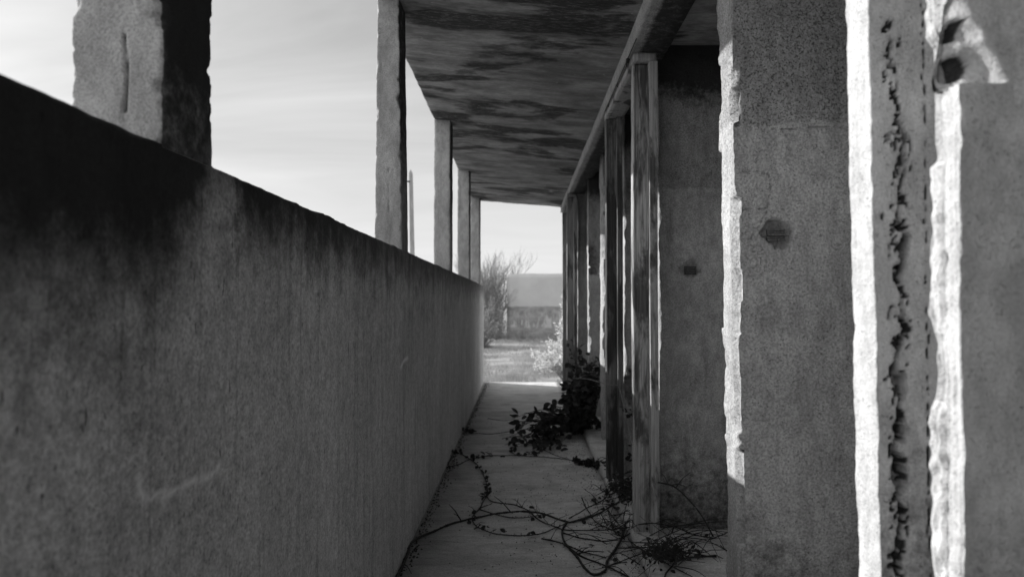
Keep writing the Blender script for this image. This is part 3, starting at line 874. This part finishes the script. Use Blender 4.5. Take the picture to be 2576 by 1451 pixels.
# wire with hooks hanging in the gap over the frame
wr = empty('wire', (0.452, 3.3, 2.03))
tag(wr, 'thin rusty wire with small hooks strung under the beam above the pale door frame', 'wire')
V, F = [], []
tube(V, F, catmull([Vector((0.450, 2.72, 2.034)), Vector((0.449, 2.95, 2.030)), Vector((0.450, 3.2, 2.033)), Vector((0.449, 3.5, 2.028)), Vector((0.450, 3.75, 2.032))], 6), 0.0022, 0.0022, 5)
mesh_obj('strand', V, F, M['iron'], wr)
for yh, s_ in ((2.93, 1.3), (3.22, 0.9), (3.55, 0.8)):
    V, F = [], []
    P = [Vector((0.449, yh, 2.032)), Vector((0.445, yh, 2.018)), Vector((0.443, yh + 0.004, 2.006)), Vector((0.446, yh + 0.012 * s_, 2.000)), Vector((0.447, yh + 0.02 * s_, 2.008))]
    tube(V, F, catmull(P, 4), 0.0022 * s_, 0.0016 * s_, 5)
    if s_ > 1:
        tube(V, F, [Vector((0.449, yh, 2.026)), Vector((0.446, yh - 0.003, 2.012))], 0.009, 0.007, 8)
    mesh_obj('hook', V, F, M['iron'], wr, (0.447, yh, 2.02))

# ------------------------------------------------------------------ outside: yard wall, pole, posts
yw0 = at(1275, 760, 24.6)
def yw(x, y, z):
    if z > 1.9: z += 0.012 * n3(x * 1.5, 0, 0)
    return (x + 0.01 * n3(z * 3, y, 1), y + 0.01 * fbm(x, z, 1), z, 0.0, 0.0)
tag(lat_obj('yard_wall', frange(yw0.x, 9.0, 0.15), [24.6, 24.8], frange(-0.5, at(0, 689, 24.6).z, 0.15), yw, M['yard'], None, (2, 24.7, -0.3)),
    'pale rendered wall with a dark peeling lower half, standing across the field', 'wall')
def small_post(px, y_top, y_bot, d, r, name, lab, cat, mat):
    a, b = at(px, y_bot, d), at(px, y_top, d)
    V, F = [], []
    a.z = min(a.z, GZ)
    tube(V, F, [a, a.lerp(b, 0.5) + Vector((0.01, 0, 0)), b], r * 1.1, r, 6)
    tag(mesh_obj(name, V, F, M[mat], None, a), lab, cat)
small_post(1290, 678, 700, 26.5, 0.025, 'wooden_stake', 'thin grey stake sticking up behind the left end of the far wall', 'stake', 'twig')

pl = empty('utility_pole', (at(1040, 640, 20).x, 20, GZ))
tag(pl, 'slim grey pointed concrete pole with a bracket, standing beyond the parapet', 'utility pole')
V, F = [], []
pa, pb = at(1041.5, 900, 20), at(1033.5, 436, 20)
pa.z = GZ
def sq_post(V, F, p0, p1, w0, w1, n=10):
    b = len(V)
    for k in range(n + 1):
        t = k / n; p = p0.lerp(p1, t); w_ = w0 + (w1 - w0) * t
        for sx, sy in ((-1, -1), (-.6, -1.15), (.6, -1.15), (1, -1), (1, 1), (-1, 1)):
            V.append((p.x + sx*w_, p.y + sy*w_, p.z))
    for k in range(n):
        for i in range(6):
            j = (i + 1) % 6
            F.append((b + k*6 + i, b + k*6 + j, b + (k+1)*6 + j, b + (k+1)*6 + i))
    tip = len(V); V.append((p1.x - w1 * 0.2, p1.y, p1.z + 0.12))
    for i in range(6): F.append((b + n*6 + i, b + n*6 + (i+1) % 6, tip))
sq_post(V, F, pa, pb, 0.07, 0.048)
mesh_obj('shaft', V, F, M['pole'], pl)
V, F = [], []
bp = at(1031, 458, 19.93)
tube(V, F, [bp, bp + Vector((-0.06, -0.02, 0.01)), bp + Vector((-0.11, -0.02, 0.0))], 0.018, 0.016, 5)
tube(V, F, [bp + Vector((-0.10, -0.02, -0.09)), bp + Vector((-0.115, -0.02, 0.04))], 0.03, 0.022, 7)
tube(V, F, [bp + Vector((0.0, 0, 0.03)), bp + Vector((-0.10, 0, 0.03))], 0.010, 0.010, 5)
mesh_obj('bracket', V, F, M['iron'], pl)

# ------------------------------------------------------------------ bare scrub trees beyond the parapet end
def bare_shrub(x, y, h, spread, seed, lab):
    rnd = random.Random(seed)
    V, F = [], []; LV, LF = [], []
    base_z = GZ
    def grow(p, d, L, r, lev):
        n = 5
        pts = [p.copy()]
        q = p.copy(); dd = d.copy()
        for i in range(n):
            dd = (dd + Vector((rnd.uniform(-.22, .22), rnd.uniform(-.22, .22), rnd.uniform(-.08, .16)))).normalized()
            q = q + dd * L / n
            pts.append(q.copy())
        tube(V, F, pts, r, r * 0.55, 4 if lev else 5)
        if lev >= 3:
            if rnd.random() < 0.5:
                for _ in range(3):
                    pp = pts[rnd.randint(1, n)]
                    leaf(LV, LF, pp, Vector((rnd.uniform(-1, 1), rnd.uniform(-1, 1), rnd.uniform(-.3, 1))), Vector((0, 0, 1)), rnd.uniform(.03, .06), .025)
            return
        for i in range(rnd.randint(4, 5)):
            pp = pts[rnd.randint(1, n)]
            nd = (dd + Vector((rnd.uniform(-.7, .7), rnd.uniform(-.7, .7), rnd.uniform(-.2, .7)))).normalized()
            grow(pp, nd, L * rnd.uniform(.40, .66), r * 0.5, lev + 1)
    k = 18
    for i in range(k):
        a = rnd.uniform(0, 6.28)
        d = Vector((math.cos(a) * spread, math.sin(a) * spread, 1)).normalized()
        grow(Vector((x + rnd.uniform(-.18, .18), y + rnd.uniform(-.18, .18), base_z)), d, h * rnd.uniform(.5, .72), 0.020, 0)
    e = empty('bare_shrub', (x, y, base_z)); tag(e, lab, 'shrub', 'bare scrub by the far wall')
    mesh_obj('branches', V, F, M['twig'], e, (x, y, base_z))
    mesh_obj('leaves', LV, LF, M['scrub'], e, (x, y, base_z))
def sx(px, d): return at(px, 760, d).x
bare_shrub(sx(1224, 25.3), 25.3, 2.8, .16, 5, 'bare twiggy shrub in the end opening, beside the farthest pillar')
bare_shrub(sx(1246, 25.5), 25.5, 2.75, .09, 9, 'bare twiggy shrub against the left end of the far wall')
bare_shrub(sx(1205, 24.6), 24.6, 2.4, .5, 12, 'bare shrub mostly hidden behind the farthest pillar')
bare_shrub(sx(1140, 24.5), 24.5, 2.15, .5, 15, 'low bare shrub just topping the parapet between two far pillars')
# denser low scrub at their feet
def low_scrub(x, y, h, wd, seed, n, lab, mat='scrub', size=(.05, .09)):
    rnd = random.Random(seed)
    V, F = [], []; LV, LF = [], []
    for i in range(n):
        a = rnd.uniform(0, 6.28); rr = rnd.random() ** .5
        top = Vector((x + math.cos(a) * wd * rr, y + math.sin(a) * wd * rr * .7, GZ + h * (1.15 - .7 * rr * rr) * rnd.uniform(.55, 1)))
        b0 = Vector((x + math.cos(a) * wd * rr * .35, y + math.sin(a) * wd * .3, GZ - .02))
        midp = b0.lerp(top, .5) + Vector((rnd.uniform(-.08, .08), rnd.uniform(-.08, .08), .05))
        pts = catmull([b0, midp, top], 4)
        tube(V, F, pts, .008, .003, 3)
        for _ in range(7):
            q = pts[rnd.randint(2, len(pts) - 1)]
            leaf(LV, LF, q, Vector((rnd.uniform(-1, 1), rnd.uniform(-1, 1), rnd.uniform(-.2, 1))), Vector((rnd.uniform(-.4, .4), rnd.uniform(-.4, .4), 1)), rnd.uniform(*size), size[0] * .6)
    e = empty('low_bush', (x, y, GZ)); tag(e, lab, 'bush')
    mesh_obj('stems', V, F, M['twig'], e, (x, y, GZ)); mesh_obj('leaves', LV, LF, M[mat], e, (x, y, GZ))
low_scrub(sx(1232, 23.0), 23.0, 1.35, .65, 21, 330, 'dense tangled low bush under the bare shrubs left of the far wall')
low_scrub(sx(1190, 20), 20.0, 1.1, .9, 22, 260, 'low bush hidden behind the end of the parapet')

# silvery leafy shrub at the right of the opening
def silver_shrub():
    rnd = random.Random(8)
    V, F = [], []; LV, LF = [], []
    bx, by = 0.78, 10.6
    tips = []
    for i in range(105):
        u = rnd.random()
        z = GZ + 0.15 + 1.45 * rnd.random() ** .8
        # width tapers towards the top; a long low arm reaches left
        wl = 0.34 * (1 - smooth(0.1, 1.2, z)) + 0.12
        a = rnd.uniform(0, 6.28)
        tips.append(Vector((bx + math.cos(a) * wl * rnd.uniform(.4, 1.1), by + math.sin(a) * wl, z)))
    for _ in range(12):
        tips.append(Vector((bx - rnd.uniform(.35, .66), by + rnd.uniform(-.3, .3), GZ + rnd.uniform(.2, .55))))
    for tp in tips:
        b0 = Vector((bx + rnd.uniform(-.08, .08), by + rnd.uniform(-.08, .08), GZ))
        mid = b0.lerp(tp, .55) + Vector((0, 0, .14))
        pts = catmull([b0, mid, tp], 9)
        tube(V, F, pts, .008, .002, 4)
        for k in range(6, len(pts)):
            for _ in range(4):
                tw = pts[k] + Vector((rnd.uniform(-.05, .05), rnd.uniform(-.05, .05), rnd.uniform(-.03, .05)))
                leaf(LV, LF, tw, Vector((rnd.uniform(-.9, .4), rnd.uniform(-.7, .7), rnd.uniform(.1, 1))), Vector((rnd.uniform(-1, 1), rnd.uniform(-1, 1), .6)), rnd.uniform(.035, .06), rnd.uniform(.016, .024))
    e = empty('leafy_shrub', (bx, by, GZ)); tag(e, 'sunlit shrub with small silvery leaves at the right of the end opening', 'shrub')
    mesh_obj('stems', V, F, M['twig'], e, (bx, by, GZ)); mesh_obj('leaves', LV, LF, M['pale_leaf'], e, (bx, by, GZ))
silver_shrub()

# dry grass
rnd = random.Random(4)
V, F = [], []
for i in range(34000):
    y = 8.9 + 16.5 * rnd.random() ** 1.25
    x = rnd.uniform(-0.25 * y - .5, 0.22 * y + .5) if rnd.random() < .35 else rnd.uniform(-0.085 * y, 0.085 * y + .3)
    dens = n3(x * 1.3, y * .8, 4) + .6 * n3(x * 4, y * 3, 9)
    if rnd.random() > smooth(-.35, .35, dens): continue
    z = ground_h(x, y)
    h = rnd.uniform(.03, .085) * (1 + .9 * max(0, dens)) * (1 + 1.6 * smooth(22.3, 24.2, y))
    a = rnd.uniform(0, 6.28); l = rnd.uniform(.1, .8) * h
    wx = .004 + .0006 * y / 3
    b = len(V)
    ux, uy = math.cos(a + 1.57) * wx, math.sin(a + 1.57) * wx
    V += [(x - ux, y - uy, z - .01), (x + ux, y + uy, z - .01), (x + math.cos(a)*l*.4 + ux*.7, y + math.sin(a)*l*.4, z + h*.6),
          (x + math.cos(a)*l*.4 - ux*.7, y + math.sin(a)*l*.4, z + h*.6), (x + math.cos(a)*l, y + math.sin(a)*l, z + h)]
    F += [(b, b+1, b+2, b+3), (b+3, b+2, b+4)]
tag(mesh_obj('grass', V, F, M['grass']), 'short dry grass over the field', 'grass', None, 'stuff')

# rubble at the foot of the scrub and a dead branch
def stone(p, r, seed, name, lab, mat='stone', flat=.6, cat='stone', group=None):
    import bmesh
    bm = bmesh.new(); bmesh.ops.create_icosphere(bm, subdivisions=2, radius=1)
    for v in bm.verts:
        k = 1 + .35 * n3(v.co.x * 1.4 + seed, v.co.y * 1.4, v.co.z * 1.4)
        v.co = Vector((v.co.x * r * k * 1.3, v.co.y * r * k, v.co.z * r * k * flat))
    me = bpy.data.meshes.new(name); bm.to_mesh(me); bm.free(); me.materials.append(M[mat])
    o = bpy.data.objects.new(name, me); C.objects.link(o); o.location = p; o.rotation_euler = (0, 0, seed)
    tag(o, lab, cat, group)
def gpt(px, py):
    p = ground_at(px, py, GZ); p.z = ground_h(p.x, p.y); return p
for i, (px, py, r, lab) in enumerate(((1238, 862, .13, 'pale flat rubble lump below the bare shrubs'),
                                      (1256, 853, .12, 'pale stone nearest the left corner of the far wall'),
                                      (1222, 871, .10, 'small pale stone beside the end of the parapet'))):
    stone(gpt(px, py) + Vector((0, 0, .03)), r, i * 1.7 + .4, 'rubble_stone', lab, group='pale rubble in the field')
V, F = [], []
p0 = gpt(1315, 872)
tube(V, F, catmull([p0, p0 + Vector((.1, 0, .12)), p0 + Vector((.28, .02, .15)), p0 + Vector((.42, .0, .04))], 6), .014, .007, 5)
tag(mesh_obj('dead_branch', V, F, M['stone'], None, p0), 'short pale curved dead branch lying at the foot of the far wall', 'branch')

# ------------------------------------------------------------------ brambles
def bush_leaf(rnd, LV, LF, p, s0=.035, s1=.06, up=.3):
    leaf(LV, LF, p, Vector((rnd.uniform(-1, 1), rnd.uniform(-1, 1), rnd.uniform(-.3, .7))), Vector((rnd.uniform(-.8, .8), rnd.uniform(-1.0, .3), rnd.uniform(.2, 1))), rnd.uniform(s0, s1), rnd.uniform(s0, s1) * .72)
def cane(pts, r0, r1, lab, leaves=(), seed=1, mat='cane', twigs=0, leafsize=(.018, .034), group='bramble canes on the walkway floor'):
    """pts: world points. leaves: list of (t0, t1, count) runs along the cane"""
    rnd = random.Random(seed)
    P = catmull(pts, 10); r0 *= 0.78; r1 *= 0.72
    P = [p + Vector((.004 * n3(p.x * 9, p.y * 9, seed), .004 * n3(p.y * 9, p.x * 9, seed), .003 * n3(p.x * 12, p.y * 12, seed))) for p in P]
    V, F = [], []
    tube(V, F, P, r0, r1, 7, .35)
    n = len(P)
    for i in range(2, n - 1, 2):               # thorns and nodes
        if rnd.random() < .7:
            p = P[i]; d = Vector((rnd.uniform(-1, 1), rnd.uniform(-1, 1), rnd.uniform(-.1, 1))).normalized()
            tube(V, F, [p, p + d * rnd.uniform(.006, .013)], r0 * .6, .0004, 4)
    for _ in range(twigs):
        i = rnd.randint(2, n - 2); p = P[i]
        d = Vector((rnd.uniform(-1, 1), rnd.uniform(-1, 1), rnd.uniform(0, .7))).normalized()
        L = rnd.uniform(.04, .13)
        tube(V, F, [p, p + d * L * .5 + Vector((0, 0, .008)), p + d * L], r1 * .8, r1 * .35, 4)
    base = P[0].copy()
    if leaves:
        e = empty('bramble_cane', base); tag(e, lab, 'bramble', group)
        mesh_obj('stem', V, F, M[mat], e, base, True)
        LV, LF = [], []
        for t0, t1, cnt in leaves:
            for _ in range(cnt):
                i = int((t0 + (t1 - t0) * rnd.random()) * (n - 1)); p = P[i]
                bush_leaf(rnd, LV, LF, p + Vector((rnd.uniform(-.01, .01), rnd.uniform(-.01, .01), rnd.uniform(0, .015))), *leafsize)
        mesh_obj('leaves', LV, LF, M['leaf'], e, base)
    else:
        o = mesh_obj('bramble_cane', V, F, M[mat], None, base, True); tag(o, lab, 'bramble', group)
def gp(lst, hs=None):
    r = []
    for i, q in enumerate(lst):
        h = q[2] if len(q) > 2 else .008
        p = G(q[0], q[1], h)
        if p.x > .45 and len(q) < 3: p = G(q[0], q[1], .053)
        p.x = max(p.x, -.452)
        r.append(p)
    return r
cane(gp([(-10, 1500), (20, 1440), (60, 1350), (90, 1270), (150, 1195), (300, 1120), (450, 1060), (600, 1025), (780, 990, .02), (950, 975, .03), (1080, 985, .03), (1250, 1045), (1330, 1050), (1480, 1000), (1600, 935, .03), (1750, 875, .07), (1850, 830, .10)]),
     .0075, .005, 'thickest dark cane sweeping from the foot of the parapet across to the pale post', (), 1, twigs=4)
cane(gp([(420, 652), (365, 630), (340, 590), (370, 555), (430, 545), (500, 555), (580, 600), (640, 660), (685, 750), (700, 830), (680, 880), (640, 950), (590, 1010), (600, 1060), (650, 1100), (750, 1135), (950, 1150), (1100, 1130), (1200, 1090), (1290, 1055), (1450, 1000), (1550, 945, .03)]),
     .0045, .003, 'thin leafy cane looping by the parapet and winding back down the middle of the floor', [(.12, .34, 26), (.34, .5, 36), (.55, .8, 16)], 2, twigs=6)
cane(gp([(400, 656), (480, 636), (580, 595), (700, 572), (900, 568), (1100, 580), (1280, 598), (1350, 620), (1450, 640), (1580, 640)]),
     .004, .0025, 'leafy cane lying across the floor, ending in a leaf cluster by the dark post', [(.2, .55, 18), (.74, .97, 75)], 3, leafsize=(.022, .05))
cane(gp([(695, 870), (740, 905), (900, 930), (1000, 970), (1060, 1030), (1180, 1085), (1280, 1110), (1500, 1110), (1700, 1095, .03), (1850, 1060, .1), (2000, 1075, .11), (2100, 1100, .09), (2200, 1140, .08), (2350, 1170, .07)]),
     .0042, .003, 'long thorny cane running right past the pale post into the cabin', [(.12, .45, 7)], 4, twigs=10)
cane(gp([(640, 955), (700, 930), (735, 915)]), .003, .002, 'very short twig beside the leafy loop', (), 5)
cane(gp([(640, 960), (780, 1005), (940, 1020), (1060, 1005), (1180, 985)]), .0035, .002, 'short straightish twig lying across the thickest cane', (), 6, twigs=4)
cane(gp([(1690, 970, .03), (1705, 1050, .02), (1680, 1140), (1640, 1230), (1570, 1330), (1550, 1400), (1470, 1430), (1400, 1380), (1340, 1290), (1260, 1200), (1240, 1120), (1270, 1055)]),
     .007, .006, 'thick cane bent into a pointed loop at the bottom of the floor', (), 7, twigs=3)
cane(gp([(1095, 1170), (1250, 1210), (1400, 1270), (1560, 1312)]), .0045, .0035, 'straight cane crossing the pointed loop from the left', (), 8, twigs=2)
cane(gp([(1255, 1215), (1380, 1300), (1550, 1365), (1700, 1440), (1800, 1500)]), .005, .004, 'cane running from the pointed loop out of the bottom of the picture', (), 9, twigs=3)
cane(gp([(1240, 1130), (1350, 1160), (1550, 1190), (1680, 1160), (1780, 1100, .03), (1830, 1040, .05)]), .0045, .003, 'cane curving under the pale post inside the pointed loop', (), 10, twigs=5)
cane(gp([(1380, 878, .05), (1415, 950, .02), (1500, 1060), (1640, 1130), (1700, 1180)]), .0035, .0025, 'short upright-tipped twig left of the pale post', (), 11, twigs=5)
cane(gp([(1290, 1025), (1420, 950, .03), (1540, 890, .08), (1600, 800, .13), (1660, 720, .15), (1740, 690, .15), (1810, 688, .15), (1870, 710, .13)]), .0035, .003, 'thin arching cane rising against the foot of the pale post', [(.3, .6, 12)], 12, twigs=7)
cane(gp([(1560, 940, .02), (1620, 1030), (1680, 1110), (1640, 1150)]), .003, .002, 'thin twig leaning across beside the pale post', (), 13, twigs=4)
cane(gp([(1570, 960, .02), (1600, 1060), (1630, 1140)]), .0028, .002, 'shortest straight twig beside the pale post', (), 14, twigs=3)
cane([at(984.5+.3463*a, 948.1+.3463*b, d) for a, b, d in ((1940, 762, 2.86), (2040, 790, 2.8), (2150, 880, 2.72), (2250, 1000, 2.66), (2340, 1160, 2.6))],
     .004, .004, 'arching cane curving down over the speckled wall', (), 15, twigs=3)
cane([at(984.5+.3463*a, 948.1+.3463*b, d) for a, b, d in ((2150, 895, 2.72), (2170, 840, 2.75), (2220, 800, 2.76), (2300, 790, 2.78))],
     .0025, .0015, 'pale side twig on the arching cane, pointing up and right', (), 16, 'cane_pale')
cane([at(984.5+.3463*a, 948.1+.3463*b, d) for a, b, d in ((2080, 982, 2.7), (2140, 945, 2.7), (2190, 948, 2.68), (2250, 945, 2.68))],
     .0022, .0015, 'pale level side twig low on the arching cane', (), 17, 'cane_pale')
cane(gp([(1570, 1375), (1700, 1320), (1850, 1270), (1950, 1235), (2100, 1180), (2200, 1150), (2300, 1165)]), .0035, .0025, 'wavy cane between the pointed loop and the broad grey pier', (), 18, twigs=9)
cane(gp([(1650, 1240), (1830, 1235), (2000, 1250), (2200, 1285), (2360, 1305)]), .0035, .003, 'level cane ending against the broad grey pier', (), 19, twigs=9)
cane(gp([(1720, 1180), (1830, 1260), (1900, 1300), (2050, 1380), (2200, 1460)]), .003, .002, 'thin diagonal cane in front of the broad grey pier', (), 20, twigs=9)
cane(gp([(2360, 1290), (2250, 1300), (2150, 1310), (2060, 1350), (2000, 1420), (1980, 1490)]), .005, .004, 'thicker cane curving out of the picture beside the broad grey pier', (), 21, twigs=5)
# hanging cane near the dark post
cane([at(984.5+.3463*a, 948.1+.3463*b, d) for a, b, d in ((1320, 10, 4.7), (1430, 15, 4.4), (1540, 45, 3.9), (1600, 58, 3.65), (1645, 68, 3.62), (1680, 180, 3.5), (1720, 350, 3.35), (1750, 560, 3.15), (1765, 655, 3.05))],
     .0032, .0028, 'long cane strung in front of the dark post and drooping to the floor', (), 22, 'cane_pale', twigs=2, group='canes hanging on the posts')
# small canes by the far left of the floor
cane(gp([(505, 392), (600, 405), (720, 412), (860, 395), (980, 378, .03)]), .004, .003, 'thin cane reaching the parapet from the leafy bramble bush', [(0, .25, 26)], 23, leafsize=(.025, .04))
cane(gp([(860, 532), (900, 500), (950, 482, .03), (1060, 500)]), .0032, .0025, 'small arched cane just in front of the leafy bramble bush', [(.1, .9, 14)], 24, leafsize=(.03, .05))
cane(gp([(805, 448), (900, 430), (1010, 430), (1070, 440)]), .003, .0025, 'bare twig lying left of the leafy bramble bush', (), 25)
cane(gp([(860, 535), (900, 560), (960, 565), (1060, 545), (1110, 520)]), .003, .002, 'leafy cane right in front of the bramble bush foot', [(0, 1, 16)], 26, leafsize=(.025, .045))
cane(gp([(1110, 530), (1200, 570), (1280, 592)]), .003, .0025, 'short bare cane between the bramble bush and the leaf cluster', (), 27)
cane(gp([(700, 300), (760, 310), (830, 315), (900, 300, .05)]), .003, .002, 'faint bare twig farthest down the walkway', (), 28)

# tangle of thin dead twigs by the pier
def tangle(cx, cy, sx_, sy_, n, seed, lab, leaves=0, hmax=.07, name='dead_bramble_tangle', LL=(.05, .15)):
    rnd = random.Random(seed)
    V, F = [], []; LV, LF = [], []
    for _ in range(n):
        a = G(cx + rnd.gauss(0, sx_), cy + rnd.gauss(0, sy_), rnd.uniform(.008, .03) + .02)
        an = rnd.uniform(0, 6.28); L = rnd.uniform(*LL)
        d = Vector((math.cos(an), math.sin(an), 0)) * L
        mid = a + d * .5 + Vector((rnd.uniform(-.03, .03), rnd.uniform(-.03, .03), rnd.uniform(.0, hmax)))
        e_ = a + d + Vector((0, 0, rnd.uniform(0, hmax * .6)))
        for p in (a, mid, e_):
            if p.x > .44: p.z += .045
        tube(V, F, catmull([a, mid, e_], 5), rnd.uniform(.0012, .0026), .0008, 4)
    for _ in range(leaves):
        p = G(cx + rnd.gauss(0, sx_), cy + rnd.gauss(0, sy_), rnd.uniform(.01, .05))
        if p.x > .44: p.z += .045
        bush_leaf(rnd, LV, LF, p, .012, .028)
    b = G(cx, cy, 0)
    e = empty(name, b); tag(e, lab, 'bramble', None, 'stuff')
    mesh_obj('twigs', V, F, M['cane'], e, b)
    if leaves: mesh_obj('dead_leaves', LV, LF, M['leaf'], e, b)
tangle(2010, 1370, 90, 42, 70, 51, 'dense heap of thin dead bramble twigs at the foot of the broad grey pier', 160, .04)
tangle(1700, 880, 70, 50, 60, 52, 'heap of dark leaves and twigs against the foot of the pale post', 330, .05)
tangle(2060, 1230, 160, 60, 26, 55, 'sparse long thorny stems crossing the floor between the pale post and the broad pier', 14, .06, LL=(.18, .42))
tangle(1660, 1080, 90, 40, 36, 53, 'loose scatter of thin dead twigs in front of the pale post', 10, .05)
tangle(1640, 690, 40, 18, 34, 54, 'dark leaf heap at the foot of the dark post', 130, .05)

# leafy bramble bush spilling out of a cabin
def bramble_bush():
    rnd = random.Random(77)
    V, F = [], []; LV, LF = [], []
    root = Vector((.50, 5.35, .04))
    def env(x, y):                              # height of the bush over the floor
        if x > .42: return .45
        return max(.05, .17 + .29 * smooth(.12, .45, x))
    tips = []
    while len(tips) < 84:
        x = rnd.uniform(-.13, .40) if rnd.random() < .66 else rnd.uniform(.3, .66); y = 5.2 + rnd.gauss(0, .2) - .28 * (1 - smooth(-.1, .4, x))
        if y > 5.78 or y < 4.6: continue
        if x > .53 and y < 5.03: continue
        z = rnd.uniform(.02, 1) ** .8 * env(x, y)
        tips.append(Vector((x, y, z)))
    for _ in range(9): tips.append(Vector((rnd.uniform(.25, .55), rnd.uniform(5.1, 5.6), rnd.uniform(.5, .72))))
    for tp in tips:
        mid = root.lerp(tp, .55) + Vector((0, 0, .10 * rnd.random()))
        pts = catmull([root + Vector((rnd.uniform(-.06, .06), rnd.uniform(-.1, .1), -.03)), mid, tp], 8)
        tube(V, F, pts, .004, .0015, 4)
        for k in range(5, len(pts)):
            for _ in range(1 if rnd.random() < (.85 if tp.x > .44 else .52) else 0):
                p = pts[k] + Vector((rnd.uniform(-.035, .035), rnd.uniform(-.035, .035), rnd.uniform(-.02, .035)))
                p.z = max(.01, p.z)
                bush_leaf(rnd, LV, LF, p, .045, .075)
    # foot of the bush trailing over the floor
    for _ in range(150):
        q = G(1130 + rnd.gauss(0, 55), 450 + rnd.gauss(0, 34), rnd.uniform(.005, .05))
        bush_leaf(rnd, LV, LF, q, .03, .055)
    e = empty('bramble_bush', root); tag(e, 'dark leafy bramble bush spilling out of a cabin over the walkway floor', 'bush')
    mesh_obj('stems', V, F, M['cane'], e, root); mesh_obj('leaves', LV, LF, M['leaf'], e, root)
bramble_bush()
# a spray behind it, half lit, by the farthest door frame
def spray(x, y, h, seed, lab, n=26):
    rnd = random.Random(seed)
    V, F = [], []; LV, LF = [], []
    for _ in range(n):
        tp = Vector((x + rnd.uniform(-.14, .2), y + rnd.uniform(-.3, .3), h * rnd.uniform(.4, 1)))
        pts = catmull([Vector((x + .08, y, .05)), Vector((x + .08, y, .05)).lerp(tp, .5) + Vector((0, 0, .08)), tp], 7)
        tube(V, F, pts, .0035, .0012, 4)
        for k in range(4, len(pts)): bush_leaf(rnd, LV, LF, pts[k], .025, .045)
    e = empty('bramble_spray', (x, y, .05)); tag(e, lab, 'bramble')
    mesh_obj('stems', V, F, M['cane'], e, (x, y, .05)); mesh_obj('leaves', LV, LF, M['leaf'], e, (x, y, .05))
spray(.50, 5.62, .68, 31, 'upright bramble spray rising behind the bramble bush')
spray(.64, 3.55, .50, 32, 'small dark bramble sprouting inside the cabin between the two middle posts', 18)

# ------------------------------------------------------------------ crumbs and litter on the floor
stone(G(1470, 892, .012), .012, 2.1, 'plaster_crumb', 'dark crumb of plaster lying on the floor left of the pale post', 'litter', .8, 'crumb')
stone(G(1625, 1325, .010), .009, 3.3, 'plaster_crumb', 'small dark crumb on the floor right of the pointed cane loop', 'litter', .8, 'crumb')
V, F = [], []
leaf(V, F, G(1430, 1218, .006), Vector((1, -.2, .05)), Vector((0, 0, 1)), .028, .016)
tag(mesh_obj('fallen_leaf', V, F, M['litter'], None, G(1430, 1218, .006)), 'single dead leaf on bare floor inside the cane loop', 'leaf')
rnd = random.Random(6)
V, F = [], []
for i in range(2600):
    if i < 1100:
        y = rnd.uniform(2.3, 8.6); x = -.45 + abs(rnd.gauss(0, .024))
        s_ = rnd.uniform(.002, .006)
    else:
        y = rnd.uniform(2.3, 6.0); x = rnd.uniform(-.3, .45) if rnd.random() < .4 else .44 - abs(rnd.gauss(0, .12))
        s_ = rnd.uniform(.0012, .004)
    b = len(V); a = rnd.uniform(0, 6.28)
    z = .004
    for k in range(4):
        V.append((x + math.cos(a + k*1.57) * s_ * rnd.uniform(.6, 1.3), y + math.sin(a + k*1.57) * s_ * rnd.uniform(.6, 1.6), z))
    V.append((x, y, z + s_ * 1.1))
    F += [(b, b+1, b+4), (b+1, b+2, b+4), (b+2, b+3, b+4), (b+3, b, b+4)]
tag(mesh_obj('floor_litter', V, F, M['litter']), 'crumbs and dead leaf bits scattered along the floor', 'litter', None, 'stuff')
